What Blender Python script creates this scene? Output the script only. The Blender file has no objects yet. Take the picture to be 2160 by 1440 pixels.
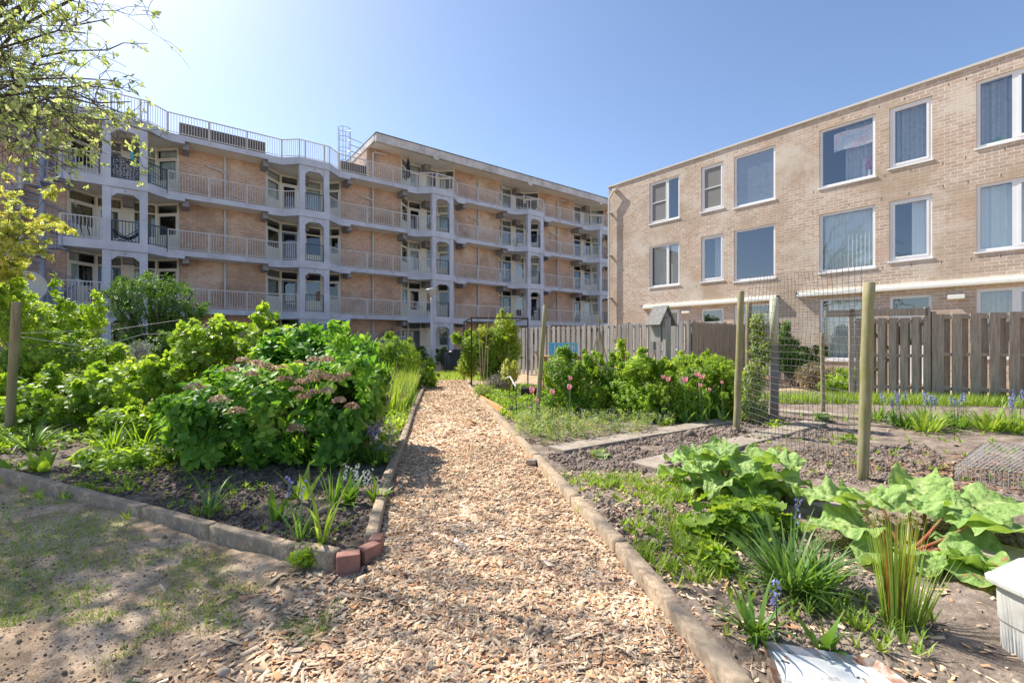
import bpy, math, random
import numpy as np
from mathutils import Vector

# ------------------------------------------------------------------ camera, sky, sun, exposure
SC = bpy.context.scene
COL = SC.collection
EYE = 1.3
FPX = 960.0                                   # focal length in pixels of a 2160 px wide picture
cam_d = bpy.data.cameras.new('camera'); cam = bpy.data.objects.new('camera', cam_d); COL.objects.link(cam)
cam_d.sensor_width = 36; cam_d.lens = 16.0; cam_d.clip_start = 0.05; cam_d.clip_end = 2000
cam_d.shift_y = 2/2160
cam.location = (0, 0, EYE); cam.rotation_euler = (math.radians(90), 0, 0)
SC.camera = cam

SUN_EL = math.radians(47); SUN_AZ = math.atan2(-0.82, 0.572)      # from +Y, clockwise positive
world = bpy.data.worlds.new('World'); SC.world = world; world.use_nodes = True
wn = world.node_tree.nodes; wl = world.node_tree.links; wn.clear()
wo = wn.new('ShaderNodeOutputWorld'); wb = wn.new('ShaderNodeBackground'); ws = wn.new('ShaderNodeTexSky')
ws.sky_type = 'NISHITA'; ws.sun_disc = False; ws.sun_elevation = SUN_EL; ws.sun_rotation = SUN_AZ
ws.air_density = 0.8; ws.dust_density = 0.7; ws.ozone_density = 2.0; ws.altitude = 0
wb.inputs[1].default_value = 0.092
hs = wn.new('ShaderNodeHueSaturation'); hs.inputs['Saturation'].default_value = 1.0; hs.inputs['Value'].default_value = 0.95
wl.new(ws.outputs[0], hs.inputs['Color']); wl.new(hs.outputs[0], wb.inputs[0]); wl.new(wb.outputs[0], wo.inputs[0])
sd = bpy.data.lights.new('sun', 'SUN'); sun = bpy.data.objects.new('sun', sd); COL.objects.link(sun)
sd.energy = 3.15; sd.angle = math.radians(0.5); sd.color = (1.0, 0.95, 0.87)
sdir = Vector((math.sin(SUN_AZ)*math.cos(SUN_EL), math.cos(SUN_AZ)*math.cos(SUN_EL), math.sin(SUN_EL)))
sun.rotation_euler = sdir.to_track_quat('Z', 'Y').to_euler(); sun.location = (-20, 15, 30)
SC.view_settings.view_transform = 'Standard'; SC.view_settings.look = 'None'
SC.view_settings.gamma = 1; SC.view_settings.exposure = 1.4
SC.cycles.max_bounces = 6; SC.cycles.transparent_max_bounces = 10
try:
    SC.cycles.caustics_reflective = False; SC.cycles.caustics_refractive = False
except Exception:
    pass

# ------------------------------------------------------------------ helpers
WLOC = {}
def tag(o, label=None, cat=None, group=None, kind=None):
    if label: o['label'] = label
    if cat: o['category'] = cat
    if group: o['group'] = group
    if kind: o['kind'] = kind
    return o
def thing(name, loc, label, cat, group=None):
    o = bpy.data.objects.new(name, None); COL.objects.link(o); o.location = loc
    o.empty_display_size = 0.2
    WLOC[o.name] = Vector(loc)
    return tag(o, label, cat, group)
def finish(name, me, parent, origin, mat, smooth):
    if isinstance(mat, (list, tuple)):
        for m in mat: me.materials.append(m)
    else: me.materials.append(mat)
    if smooth:
        me.polygons.foreach_set('use_smooth', [True]*len(me.polygons))
    o = bpy.data.objects.new(name, me); COL.objects.link(o)
    if parent is not None:
        o.parent = parent; WLOC[o.name] = WLOC[parent.name]
    else:
        o.location = origin; WLOC[o.name] = Vector(origin)
    me.update()
    return o
def off(parent, origin):
    return WLOC[parent.name] if parent is not None else Vector(origin)
def box_uv(me):
    nl = len(me.loops)
    if nl == 0: return
    co = np.empty(len(me.vertices)*3); me.vertices.foreach_get('co', co); co = co.reshape(-1, 3)
    vi = np.empty(nl, dtype=np.int64); me.loops.foreach_get('vertex_index', vi)
    npol = len(me.polygons)
    ls = np.empty(npol, dtype=np.int64); lt = np.empty(npol, dtype=np.int64); nr = np.empty(npol*3)
    me.polygons.foreach_get('loop_start', ls); me.polygons.foreach_get('loop_total', lt); me.polygons.foreach_get('normal', nr)
    nr = np.repeat(nr.reshape(-1, 3), lt, axis=0)
    p = co[vi]
    tl = np.hypot(nr[:, 0], nr[:, 1]) + 1e-9
    u = (-nr[:, 1]*p[:, 0] + nr[:, 0]*p[:, 1])/tl; v = p[:, 2].copy()
    fl = np.abs(nr[:, 2]) > 0.7
    u[fl] = p[fl, 0]; v[fl] = p[fl, 1]
    uv = me.uv_layers.new(name='UVMap')
    uv.data.foreach_set('uv', np.stack([u, v], 1).ravel())
ID = lambda a, b, z: (a, b, z)
class MB:
    def __init__(s, fr=ID): s.v = []; s.f = []; s.m = []; s.fr = fr; s.mi = 0
    def add(s, pts, faces, fr=None):
        fr = fr or s.fr; b = len(s.v)
        s.v += [fr(*p) for p in pts]
        for f in faces: s.f.append([b+i for i in f]); s.m.append(s.mi)
        return s
    def box(s, x0, x1, y0, y1, z0, z1, fr=None):
        p = [(x0,y0,z0),(x1,y0,z0),(x1,y1,z0),(x0,y1,z0),(x0,y0,z1),(x1,y0,z1),(x1,y1,z1),(x0,y1,z1)]
        return s.add(p, [(0,3,2,1),(4,5,6,7),(0,1,5,4),(1,2,6,5),(2,3,7,6),(3,0,4,7)], fr)
    def prism(s, poly, z0, z1, fr=None):
        n = len(poly); p = [(a, b, z0) for a, b in poly] + [(a, b, z1) for a, b in poly]
        f = [tuple(range(n-1, -1, -1)), tuple(range(n, 2*n))] + [(i, (i+1) % n, n+(i+1) % n, n+i) for i in range(n)]
        return s.add(p, f, fr)
    def vprism(s, poly, n0, n1, fr=None):      # polygon in (along, z), extruded across
        n = len(poly); p = [(a, n0, z) for a, z in poly] + [(a, n1, z) for a, z in poly]
        f = [tuple(range(n)), tuple(range(2*n-1, n-1, -1))] + [(i, n+i, n+(i+1) % n, (i+1) % n) for i in range(n)]
        return s.add(p, f, fr)
    def quad(s, *p, fr=None): return s.add(list(p), [tuple(range(len(p)))], fr)
    def bar(s, a, b, w, d=None, up=(0, 0, 1)):  # rectangular bar between two points of the frame
        d = d or w; A = Vector(s.fr(*a)); B = Vector(s.fr(*b)); y = (B-A).normalized(); u = Vector(up)
        if abs(y.dot(u)) > 0.95: u = Vector((1, 0, 0.01))
        x = y.cross(u).normalized(); z = x.cross(y).normalized(); P = []
        for q in (A, B):
            for i, j in ((-1,-1),(1,-1),(1,1),(-1,1)): P.append(tuple(q + x*(w/2*i) + z*(d/2*j)))
        return s.add(P, [(0,3,2,1),(4,5,6,7),(0,1,5,4),(1,2,6,5),(2,3,7,6),(3,0,4,7)], ID)
    def tube(s, pts, r, sides=6, caps=True):
        pts = [Vector(s.fr(*p)) for p in pts]; n = len(pts)
        rr = r if isinstance(r, (list, tuple)) else [r]*n
        P = []; prev = None
        for i, p in enumerate(pts):
            t = (pts[min(i+1, n-1)] - pts[max(i-1, 0)]).normalized()
            if prev is None:
                u = Vector((0, 0, 1)) if abs(t.z) < 0.9 else Vector((1, 0, 0)); x = t.cross(u).normalized()
            else:
                x = (prev - t*prev.dot(t)).normalized()
            prev = x; y = t.cross(x)
            for k in range(sides):
                a = 2*math.pi*k/sides; P.append(tuple(p + (x*math.cos(a) + y*math.sin(a))*rr[i]))
        f = [(i*sides+k, i*sides+(k+1) % sides, (i+1)*sides+(k+1) % sides, (i+1)*sides+k) for i in range(n-1) for k in range(sides)]
        if caps: f += [tuple(range(sides-1, -1, -1)), tuple((n-1)*sides+k for k in range(sides))]
        return s.add(P, f, ID)
    def lathe(s, prof, c, sides=16):           # prof: (r, z) list, about the vertical at c
        P = [(c[0]+r*math.cos(2*math.pi*k/sides), c[1]+r*math.sin(2*math.pi*k/sides), c[2]+z) for r, z in prof for k in range(sides)]
        n = len(prof)
        f = [(i*sides+k, i*sides+(k+1) % sides, (i+1)*sides+(k+1) % sides, (i+1)*sides+k) for i in range(n-1) for k in range(sides)]
        f += [tuple(range(sides-1, -1, -1)), tuple((n-1)*sides+k for k in range(sides))]
        return s.add(P, f, ID)
    def build(s, name, mat, parent=None, origin=(0, 0, 0), smooth=False, bevel=0):
        o_ = off(parent, origin)
        me = bpy.data.meshes.new(name)
        me.from_pydata([(v[0]-o_[0], v[1]-o_[1], v[2]-o_[2]) for v in s.v], [], s.f)
        me.update()
        if isinstance(mat, (list, tuple)): me.polygons.foreach_set('material_index', s.m)
        me.validate(); box_uv(me)
        ob = finish(name, me, parent, origin, mat, smooth)
        if bevel:
            b = ob.modifiers.new('bevel', 'BEVEL'); b.width = bevel; b.segments = 2; b.limit_method = 'ANGLE'
        return ob
def npmesh(name, V, F, mat, parent=None, origin=(0, 0, 0), rnd=None, smooth=False, uv=False, fmat=None):
    V = np.asarray(V, dtype=np.float64).reshape(-1, 3); F = np.asarray(F, dtype=np.int32)
    o_ = off(parent, origin); V = V - np.array([o_[0], o_[1], o_[2]])
    me = bpy.data.meshes.new(name); k = F.shape[1]
    me.vertices.add(len(V)); me.vertices.foreach_set('co', V.astype(np.float32).ravel())
    me.loops.add(F.size); me.loops.foreach_set('vertex_index', F.ravel())
    me.polygons.add(len(F)); me.polygons.foreach_set('loop_start', np.arange(0, F.size, k, dtype=np.int32))
    me.polygons.foreach_set('loop_total', np.full(len(F), k, dtype=np.int32))
    if fmat is not None: me.polygons.foreach_set('material_index', np.asarray(fmat, dtype=np.int32))
    me.update(calc_edges=True)
    if rnd is not None:
        a = me.attributes.new('rnd', 'FLOAT', 'POINT'); a.data.foreach_set('value', np.asarray(rnd, dtype=np.float32))
    if uv: box_uv(me)
    return finish(name, me, parent, origin, mat, smooth)
def gp(px, py, z=0.0):                          # point of the ground plane z seen at a picture position
    Y = (EYE - z)*FPX/(py - 722.0); return ((px-1080)/FPX*Y, Y)
def at(px, py, Y):                              # point at depth Y
    return ((px-1080)/FPX*Y, Y, EYE + (722-py)/FPX*Y)
RS = np.random.RandomState
_T = RS(5).rand(256, 256)
def vnoise(x, y, sc, seed=0):
    x = np.asarray(x)*sc + seed*17.3; y = np.asarray(y)*sc + seed*9.1
    xi = np.floor(x).astype(int); yi = np.floor(y).astype(int); fx = x-xi; fy = y-yi
    fx = fx*fx*(3-2*fx); fy = fy*fy*(3-2*fy)
    a = _T[xi % 256, yi % 256]; b = _T[(xi+1) % 256, yi % 256]; c = _T[xi % 256, (yi+1) % 256]; d = _T[(xi+1) % 256, (yi+1) % 256]
    return (a*(1-fx)+b*fx)*(1-fy) + (c*(1-fx)+d*fx)*fy - 0.5
def inpoly(x, y, poly):
    r = np.zeros(np.shape(x), bool); n = len(poly); j = n-1
    for i in range(n):
        xi, yi = poly[i]; xj, yj = poly[j]
        c = ((yi > y) != (yj > y)) & (x < (xj-xi)*(y-yi)/((yj-yi) or 1e-9) + xi)
        r ^= c; j = i
    return r
def nrm(a): return a/(np.linalg.norm(a, axis=-1, keepdims=True)+1e-9)

# ------------------------------------------------------------------ materials
def nodes(name):
    m = bpy.data.materials.new(name); m.use_nodes = True; nt = m.node_tree; nt.nodes.clear()
    out = nt.nodes.new('ShaderNodeOutputMaterial'); p = nt.nodes.new('ShaderNodeBsdfPrincipled')
    nt.links.new(p.outputs[0], out.inputs[0]); return m, nt, p, out
def N(nt, t, **k):
    n = nt.nodes.new('ShaderNode'+t)
    for a, b in k.items():
        if a.startswith('i_'): n.inputs[a[2:].replace('_', ' ')].default_value = b
        else: setattr(n, a, b)
    return n
def ramp(nt, stops, fac):
    r = nt.nodes.new('ShaderNodeValToRGB'); e = r.color_ramp.elements
    while len(e) < len(stops): e.new(0.5)
    for i, (p, c) in enumerate(stops): e[i].position = p; e[i].color = (*c, 1)
    nt.links.new(fac, r.inputs[0]); return r.outputs[0]
def mix(nt, fac, a, b, mode='MIX'):
    m = nt.nodes.new('ShaderNodeMixRGB'); m.blend_type = mode
    for s, v in ((0, fac), (1, a), (2, b)):
        if hasattr(v, 'links'): nt.links.new(v, m.inputs[s])
        elif isinstance(v, (int, float)): m.inputs[s].default_value = v
        else: m.inputs[s].default_value = (*v, 1)
    return m.outputs[0]
def noise(nt, scale, detail=5, rough=0.6, vec=None):
    n = N(nt, 'TexNoise'); n.inputs['Scale'].default_value = scale; n.inputs['Detail'].default_value = detail; n.inputs['Roughness'].default_value = rough
    if vec is None:
        tc = N(nt, 'TexCoord'); vec = tc.outputs['Object']
    nt.links.new(vec, n.inputs['Vector']); return n.outputs[0]
def bump(nt, p, h, strength=0.3, dist=0.01):
    b = N(nt, 'Bump'); b.inputs['Strength'].default_value = strength; b.inputs['Distance'].default_value = dist
    nt.links.new(h, b.inputs['Height']); nt.links.new(b.outputs[0], p.inputs['Normal'])
def plain(name, col, rough=0.6, var=0.12, scale=3.0, metal=0, dirt=None, bmp=0.0, spec=0.4):
    m, nt, p, o = nodes(name)
    f = noise(nt, scale, 6)
    dark = tuple(c*(1-var) for c in (dirt or col)) if not dirt else dirt
    c = ramp(nt, [(0.3, dark), (0.6, col), (0.8, tuple(min(1, c*(1+var*0.6)) for c in col))], f)
    nt.links.new(c, p.inputs['Base Color']); p.inputs['Roughness'].default_value = rough
    p.inputs['Metallic'].default_value = metal; p.inputs['Specular IOR Level'].default_value = spec
    if bmp: bump(nt, p, noise(nt, scale*12, 4), bmp, 0.01)
    return m
def brick(name, c1, c2, mortar, bw, bh, stain, lime, ms=0.010, warm=None):
    m, nt, p, o = nodes(name)
    tc = N(nt, 'TexCoord'); b = N(nt, 'TexBrick')
    b.inputs['Scale'].default_value = 1; b.inputs['Brick Width'].default_value = bw; b.inputs['Row Height'].default_value = bh
    b.inputs['Mortar Size'].default_value = ms; b.inputs['Mortar Smooth'].default_value = 0.15; b.inputs['Bias'].default_value = 0.0
    b.inputs['Color1'].default_value = (*c1, 1); b.inputs['Color2'].default_value = (*c2, 1); b.inputs['Mortar'].default_value = (*mortar, 1)
    nt.links.new(tc.outputs['UV'], b.inputs['Vector'])
    c = mix(nt, 0.5, b.outputs[0], ramp(nt, [(0.3, (0.35,)*3), (0.7, (0.75,)*3)], noise(nt, 7, 4, 0.7, tc.outputs['UV'])), 'OVERLAY')
    big = noise(nt, 0.45, 5, 0.62, tc.outputs['UV'])
    c = mix(nt, ramp(nt, [(0.46, (0,)*3), (0.62, (0.8,)*3)], big), c, stain)
    big2 = noise(nt, 0.6, 6, 0.65, tc.outputs['Object'])
    c = mix(nt, ramp(nt, [(0.52, (0,)*3), (0.66, (0.75,)*3)], big2), c, lime)
    if warm:
        c = mix(nt, ramp(nt, [(0.56, (0,)*3), (0.68, (0.45,)*3)], noise(nt, 0.8, 4, 0.6, tc.outputs['UV'])), c, warm)
    nt.links.new(c, p.inputs['Base Color']); p.inputs['Roughness'].default_value = 0.9; p.inputs['Specular IOR Level'].default_value = 0.2
    inv = N(nt, 'Math', operation='SUBTRACT'); inv.inputs[0].default_value = 1; nt.links.new(b.outputs['Fac'], inv.inputs[1])
    bump(nt, p, inv.outputs[0], 0.6, 0.008)
    return m
def leafmat(name, cols, trans, tcol=None, rough=0.45, spec=0.35, spots=None, bmp=0):
    m, nt, p, o = nodes(name)
    a = N(nt, 'Attribute', attribute_name='rnd')
    c = ramp(nt, [(i/(len(cols)-1), c) for i, c in enumerate(cols)], a.outputs['Fac'])
    c = mix(nt, 0.35, c, ramp(nt, [(0.3, (0.3,)*3), (0.7, (0.7,)*3)], noise(nt, 9, 3)), 'OVERLAY')
    if spots: c = mix(nt, ramp(nt, [(0.62, (0,)*3), (0.7, (0.8,)*3)], noise(nt, 14, 2)), c, spots)
    nt.links.new(c, p.inputs['Base Color']); p.inputs['Roughness'].default_value = rough; p.inputs['Specular IOR Level'].default_value = spec
    if bmp: bump(nt, p, noise(nt, 38, 3, 0.5), bmp, 0.02)
    t = N(nt, 'BsdfTranslucent'); ms = N(nt, 'MixShader'); ms.inputs[0].default_value = trans
    tc = mix(nt, 1.0, c, tcol or (1.9, 1.75, 0.7), 'MULTIPLY')
    nt.links.new(tc, t.inputs[0]); nt.links.new(p.outputs[0], ms.inputs[1]); nt.links.new(t.outputs[0], ms.inputs[2])
    nt.links.new(ms.outputs[0], o.inputs[0]); return m
def glassmat(name, tint=(0.8, 0.86, 0.88), refl=0.10):
    m, nt, p, o = nodes(name); nt.nodes.remove(p)
    tr = N(nt, 'BsdfTransparent'); tr.inputs[0].default_value = (*tint, 1)
    g = N(nt, 'BsdfGlossy'); g.inputs['Roughness'].default_value = 0.015; g.inputs[0].default_value = (0.95, 0.97, 1, 1)
    lw = N(nt, 'LayerWeight'); lw.inputs[0].default_value = 0.5
    f = N(nt, 'Math', operation='POWER'); nt.links.new(lw.outputs['Facing'], f.inputs[0]); f.inputs[1].default_value = 3.5
    ad = N(nt, 'Math', operation='ADD', use_clamp=True); nt.links.new(f.outputs[0], ad.inputs[0]); ad.inputs[1].default_value = refl
    tc = N(nt, 'TexCoord'); bp = N(nt, 'Bump'); bp.inputs['Strength'].default_value = 0.015; bp.inputs['Distance'].default_value = 0.02
    nz = N(nt, 'TexNoise'); nz.inputs['Scale'].default_value = 1.2; nt.links.new(tc.outputs['Object'], nz.inputs['Vector'])
    nt.links.new(nz.outputs[0], bp.inputs['Height']); nt.links.new(bp.outputs[0], g.inputs['Normal'])
    ms = N(nt, 'MixShader'); nt.links.new(ad.outputs[0], ms.inputs[0]); nt.links.new(tr.outputs[0], ms.inputs[1]); nt.links.new(g.outputs[0], ms.inputs[2])
    nt.links.new(ms.outputs[0], o.inputs[0]); return m
def woodmat(name, c1, c2, moss=None, sc=(14, 14, 0.8), rough=0.85):
    m, nt, p, o = nodes(name)
    tc = N(nt, 'TexCoord'); mp = N(nt, 'Mapping'); mp.inputs['Scale'].default_value = sc
    nt.links.new(tc.outputs['Object'], mp.inputs[0])
    f = noise(nt, 3.0, 8, 0.7, mp.outputs[0])
    c = ramp(nt, [(0.3, c1), (0.68, c2)], f)
    if moss: c = mix(nt, ramp(nt, [(0.45, (0,)*3), (0.65, (0.8,)*3)], noise(nt, 3.5, 6)), c, moss)
    nt.links.new(c, p.inputs['Base Color']); p.inputs['Roughness'].default_value = rough; p.inputs['Specular IOR Level'].default_value = 0.2
    bump(nt, p, f, 0.5, 0.006); return m

M = {}
M['brick_l'] = brick('brick_left', (0.60,0.38,0.27), (0.44,0.26,0.185), (0.62,0.53,0.44), 0.24, 0.080, (0.36,0.25,0.185), (0.66,0.56,0.47), 0.011)
M['brick_r'] = brick('brick_right', (0.57,0.44,0.335), (0.43,0.325,0.245), (0.70,0.62,0.535), 0.26, 0.095, (0.43,0.325,0.23), (0.66,0.59,0.50), 0.009, (0.50,0.32,0.22))
M['concrete_blue'] = plain('painted_concrete', (0.55,0.575,0.65), 0.75, 0.08, 1.2, dirt=(0.42,0.44,0.50))
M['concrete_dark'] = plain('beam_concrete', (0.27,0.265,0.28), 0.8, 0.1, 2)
M['soffit'] = plain('soffit', (0.80,0.77,0.70), 0.85, 0.06, 1.5, dirt=(0.68,0.65,0.58))
M['fascia'] = plain('roof_fascia', (0.62,0.60,0.58), 0.85, 0.2, 1.3, dirt=(0.40,0.38,0.38))
M['rail'] = plain('rail_paint', (0.60,0.565,0.54), 0.5, 0.1, 3)
M['rail_dark'] = plain('rail_dark', (0.07,0.09,0.12), 0.5, 0.1, 3)
M['white'] = plain('white_frame', (0.82,0.82,0.81), 0.45, 0.05, 1)
M['cream'] = plain('cream_frame', (0.80,0.79,0.71), 0.5, 0.06, 2)
M['door_blue'] = plain('blue_door', (0.12,0.20,0.32), 0.5, 0.08, 2)
M['door_grey'] = plain('grey_door', (0.22,0.24,0.28), 0.5, 0.08, 2)
M['door_white'] = plain('white_door', (0.74,0.78,0.82), 0.5, 0.05, 2)
M['pipe'] = plain('grey_pipe', (0.55,0.56,0.58), 0.5, 0.1, 2)
M['pipe_w'] = plain('white_pipe', (0.62,0.60,0.55), 0.5, 0.1, 2)
M['steel_blue'] = plain('blue_steel', (0.30,0.34,0.44), 0.5, 0.1, 3)
M['slate'] = plain('dark_slate', (0.10,0.09,0.085), 0.8, 0.2, 6)
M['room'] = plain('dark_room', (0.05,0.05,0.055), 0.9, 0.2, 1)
M['curtain_w'] = leafmat('white_curtain', [(0.78,0.82,0.80),(0.85,0.86,0.82)], 0.15, (1,1,1), 0.9, 0.1)
M['curtain_b'] = leafmat('blind', [(0.72,0.80,0.78),(0.80,0.86,0.82)], 0.15, (1,1,1), 0.9, 0.1)
M['curtain_g'] = leafmat('gold_curtain', [(0.33,0.27,0.15),(0.42,0.36,0.22)], 0.15, (1,1,1), 0.9, 0.1)
M['curtain_grey'] = leafmat('grey_curtain', [(0.30,0.32,0.34),(0.42,0.44,0.45)], 0.1, (1,1,1), 0.9, 0.1)
M['glass'] = glassmat('glass')
M['glass_r'] = glassmat('glass_tinted', (0.93, 0.95, 0.95), 0.19)
M['steel'] = plain('galvanised', (0.45,0.46,0.47), 0.45, 0.2, 6, metal=0.6)
M['black'] = plain('black_paint', (0.02,0.02,0.022), 0.45, 0.1, 5)
M['fence'] = woodmat('grey_fence_wood', (0.22,0.205,0.185), (0.47,0.44,0.40), sc=(9, 9, 0.7))
M['fence_w'] = woodmat('brown_fence_wood', (0.22,0.175,0.13), (0.47,0.39,0.305), sc=(9, 9, 0.7))
M['dark_wood'] = woodmat('dark_roof_wood', (0.13,0.125,0.12), (0.30,0.29,0.27), sc=(9,9,2))
M['post'] = woodmat('mossy_post_wood', (0.20,0.17,0.09), (0.40,0.36,0.21), (0.20,0.20,0.055), sc=(12,12,0.6))
M['post_grey'] = woodmat('grey_post_wood', (0.17,0.14,0.085), (0.38,0.32,0.20), (0.18,0.18,0.07), sc=(12,12,0.6))
M['kerb'] = woodmat('weathered_edging', (0.20,0.14,0.095), (0.60,0.46,0.31), (0.24,0.20,0.15), sc=(11,11,11))
M['redbrick'] = plain('red_brick', (0.40,0.20,0.15), 0.9, 0.3, 14, bmp=0.4)
M['orange_wood'] = woodmat('orange_wood', (0.45,0.22,0.08), (0.62,0.36,0.16), sc=(10,10,2))
M['bamboo'] = plain('bamboo', (0.50,0.40,0.25), 0.6, 0.2, 12)
M['mesh'] = plain('mesh_wire', (0.13,0.12,0.11), 0.55, 0.2, 8)
M['mesh_g'] = plain('galvanised_wire', (0.52,0.50,0.46), 0.5, 0.2, 8)

# ------------------------------------------------------------------ apartment block with galleries (left and centre)
UX, UY = 0.7963, 0.6049
OX, OY = -17.9, 19.87
def A(s, n, z=0): return (OX + UX*s + UY*n, OY + UY*s - UX*n, z)   # s along the front, n outward
def Ash(ds, dn=0): return lambda s, n, z=0: A(s+ds, n+dn, z)
ZT = [2.95, 5.75, 8.55, 11.35]; BAYS = 5; PITCH = 8.0; PH = 12.36; SE = 40.0; ROOF = 13.95
apt = thing('apartment_building', A(0, 0, 0), 'long brown brick apartment block with blue-grey open galleries and spiral stairs', 'building')

def strip(mb, pts, out, inn, z0, z1, fr=A):     # mitred band along a polyline (s,n)
    n = len(pts); O = []; I = []
    for i, (x, y) in enumerate(pts):
        ns = []
        for j in (i-1, i):
            if 0 <= j < n-1:
                dx, dy = pts[j+1][0]-pts[j][0], pts[j+1][1]-pts[j][1]; l = math.hypot(dx, dy); ns.append((-dy/l, dx/l))
        mx, my = sum(a[0] for a in ns)/len(ns), sum(a[1] for a in ns)/len(ns); l2 = mx*mx+my*my
        mx, my = mx/l2, my/l2
        O.append((x+mx*out, y+my*out)); I.append((x-mx*inn, y-my*inn))
    mb.prism(O + I[::-1], z0, z1, fr) if n == 2 else [mb.prism([O[i], O[i+1], I[i+1], I[i]], z0, z1, fr) for i in range(n-1)]

def outline(k0=0, k1=BAYS-1, end=SE):
    p = [(-1.37, 0.0)]
    for k in range(BAYS):
        b = k*PITCH
        if k > 0: p += [(b-0.72, -0.72), (b, 0.0)]
        p += [(b+1.56, 0.0), (b+2.28, -0.72)]
    return p + [(end, -0.72)]
for lv, zt in enumerate(ZT):
    m = MB(A); ol = outline(); back = -3.9
    m.prism([(x, y-0.02) for x, y in ol] + [(SE, back), (-1.37, back)], zt-0.20, zt-0.004)
    m.build('gallery_slab', M['soffit'], apt)
    m = MB(A)
    strip(m, ol, 0.012, 0.10, zt-0.235, zt+0.03)
    for k in range(BAYS):                       # deeper band round each bay
        b = k*PITCH
        q = [(-1.37, 0), (1.56, 0), (2.28, -0.72), (2.96, -0.72)] if k == 0 else [(b-1.4, -0.72), (b-0.72, -0.72), (b, 0), (b+1.56, 0), (b+2.28, -0.72), (b+2.96, -0.72)]
        strip(m, q, 0.03, 0.16, zt-0.37, zt+0.02)
    m.box(-1.39, -1.24, -2.2, -0.13, zt-0.37, zt+0.02)
    m.build('gallery_fascia', M['concrete_blue'], apt)
    for k in range(BAYS):
        b = k*PITCH
        for s0 in ((b-1.62,) if k else ()) + (b+2.86,):
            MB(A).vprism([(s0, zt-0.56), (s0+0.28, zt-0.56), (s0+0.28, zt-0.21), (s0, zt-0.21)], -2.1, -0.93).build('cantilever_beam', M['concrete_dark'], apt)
# columns, arched panels, beam stubs
for k in range(BAYS):
    b = k*PITCH
    for s0, s1 in ((0.0, 0.29), (1.27, 1.56)):
        m = MB(A); zs = [0] + [z-0.37 for z in ZT]
        for i in range(4): m.box(b+s0, b+s1, -0.30, -0.01, zs[i] + (0.008 if i else 0) , zs[i+1]-0.008)
        for i in range(3): m.box(b+s0+0.01, b+s1-0.01, -0.29, -0.17, zs[i+1]-0.02, zs[i+1]+0.4)
        m.build('column', M['concrete_blue'], apt)
    for zt in ZT:
        z = zt-0.37; m = MB(A)
        P = [(0.29, z-0.012), (0.29, z-0.44), (0.50, z-0.25), (1.06, z-0.25), (1.27, z-0.44), (1.27, z-0.012)]
        for q in ([P[0], P[1], P[2], (0.50, z-0.012)], [(0.50, z-0.012), P[2], P[3], (1.06, z-0.012)], [(1.06, z-0.012), P[3], P[4], P[5]]):
            m.vprism([(b+a, c) for a, c in q], -0.19, -0.04)
        pn = m.build('arched_panel', M['concrete_blue'], apt)
        MB(A).box(b+0.76, b+0.80, -0.05, -0.015, z-0.15, z-0.11).build('anchor_bolt', M['slate'], pn)
    for j, zt in enumerate(ZT + ([ROOF] if k > 1 else [])):
        z = zt-0.20 if j < 4 else ROOF-0.25
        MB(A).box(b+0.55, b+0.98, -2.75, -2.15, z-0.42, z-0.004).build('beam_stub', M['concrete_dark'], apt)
# brick walls
def wallbox(m, s0, s1, z0, z1): m.box(s0, s1, -2.2, -1.9, z0, z1)
segs = [(-14.0, -1.35)] + [(k*PITCH+2.75, (k+1)*PITCH-1.35) for k in range(BAYS-1)] + [((BAYS-1)*PITCH+2.75, SE)]
for i, (a, b) in enumerate(segs):
    m = MB(A)
    if i == 0: m.box(a, b, -2.3, -1.9, 0, 11.72)
    elif i < 2: wallbox(m, a, b, 0, ZT[3]-0.205)
    elif i == 2:
        wallbox(m, a, b, 0, ZT[3]-0.205); wallbox(m, PH, b, ZT[3]+0.004, ROOF-0.25)
        m.box(PH, PH+0.25, -9.0, -2.2, ZT[3]+0.004, ROOF-0.1)
    else: wallbox(m, a, b, 0, ZT[3]-0.205); wallbox(m, a, b, ZT[3]+0.004, ROOF-0.25)
    m.build('brick_wall', M['brick_l'], apt)
m = MB(A); m.box(-14, -1.35, -2.32, -1.87, 11.72, 11.80); m.build('wall_coping', M['fascia'], apt)
m = MB(A); m.box(-14, SE, -9.0, -8.8, 0, 11.3); m.box(-14, -13.8, -8.8, -2.2, 0, 11.6); m.box(-14, -1.4, -9, -2.32, 11.2, 11.4)
m.box(PH+0.26, SE, -9.0, -8.8, 11.36, ROOF-0.26); m.box(SE-0.2, SE, -8.8, -2.2, 0, 11.3)
m.build('rear_wall', M['brick_l'], apt)
m = MB(A); m.box(-1.35, SE, -8.8, -3.91, ZT[3]-0.3, ZT[3]-0.02); m.build('flat_roof', M['slate'], apt)
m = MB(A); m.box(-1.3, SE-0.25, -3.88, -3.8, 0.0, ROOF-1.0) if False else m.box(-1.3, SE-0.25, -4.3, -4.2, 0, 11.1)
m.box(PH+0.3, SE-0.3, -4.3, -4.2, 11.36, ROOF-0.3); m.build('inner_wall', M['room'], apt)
# low slate-clad roof upstands behind the top railing
for a, b in ((2.75, 6.65), (10.75, PH-0.02)):
    m = MB(A); m.box(a, b, -2.5, -1.92, ZT[3]+0.004, 12.45)
    x = a+0.05
    while x < b-0.05:
        m.box(x, x+0.10, -1.92, -1.895, ZT[3]+0.03, 12.40); x += 0.16
    m.build('roof_upstand', M['slate'], apt)
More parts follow.
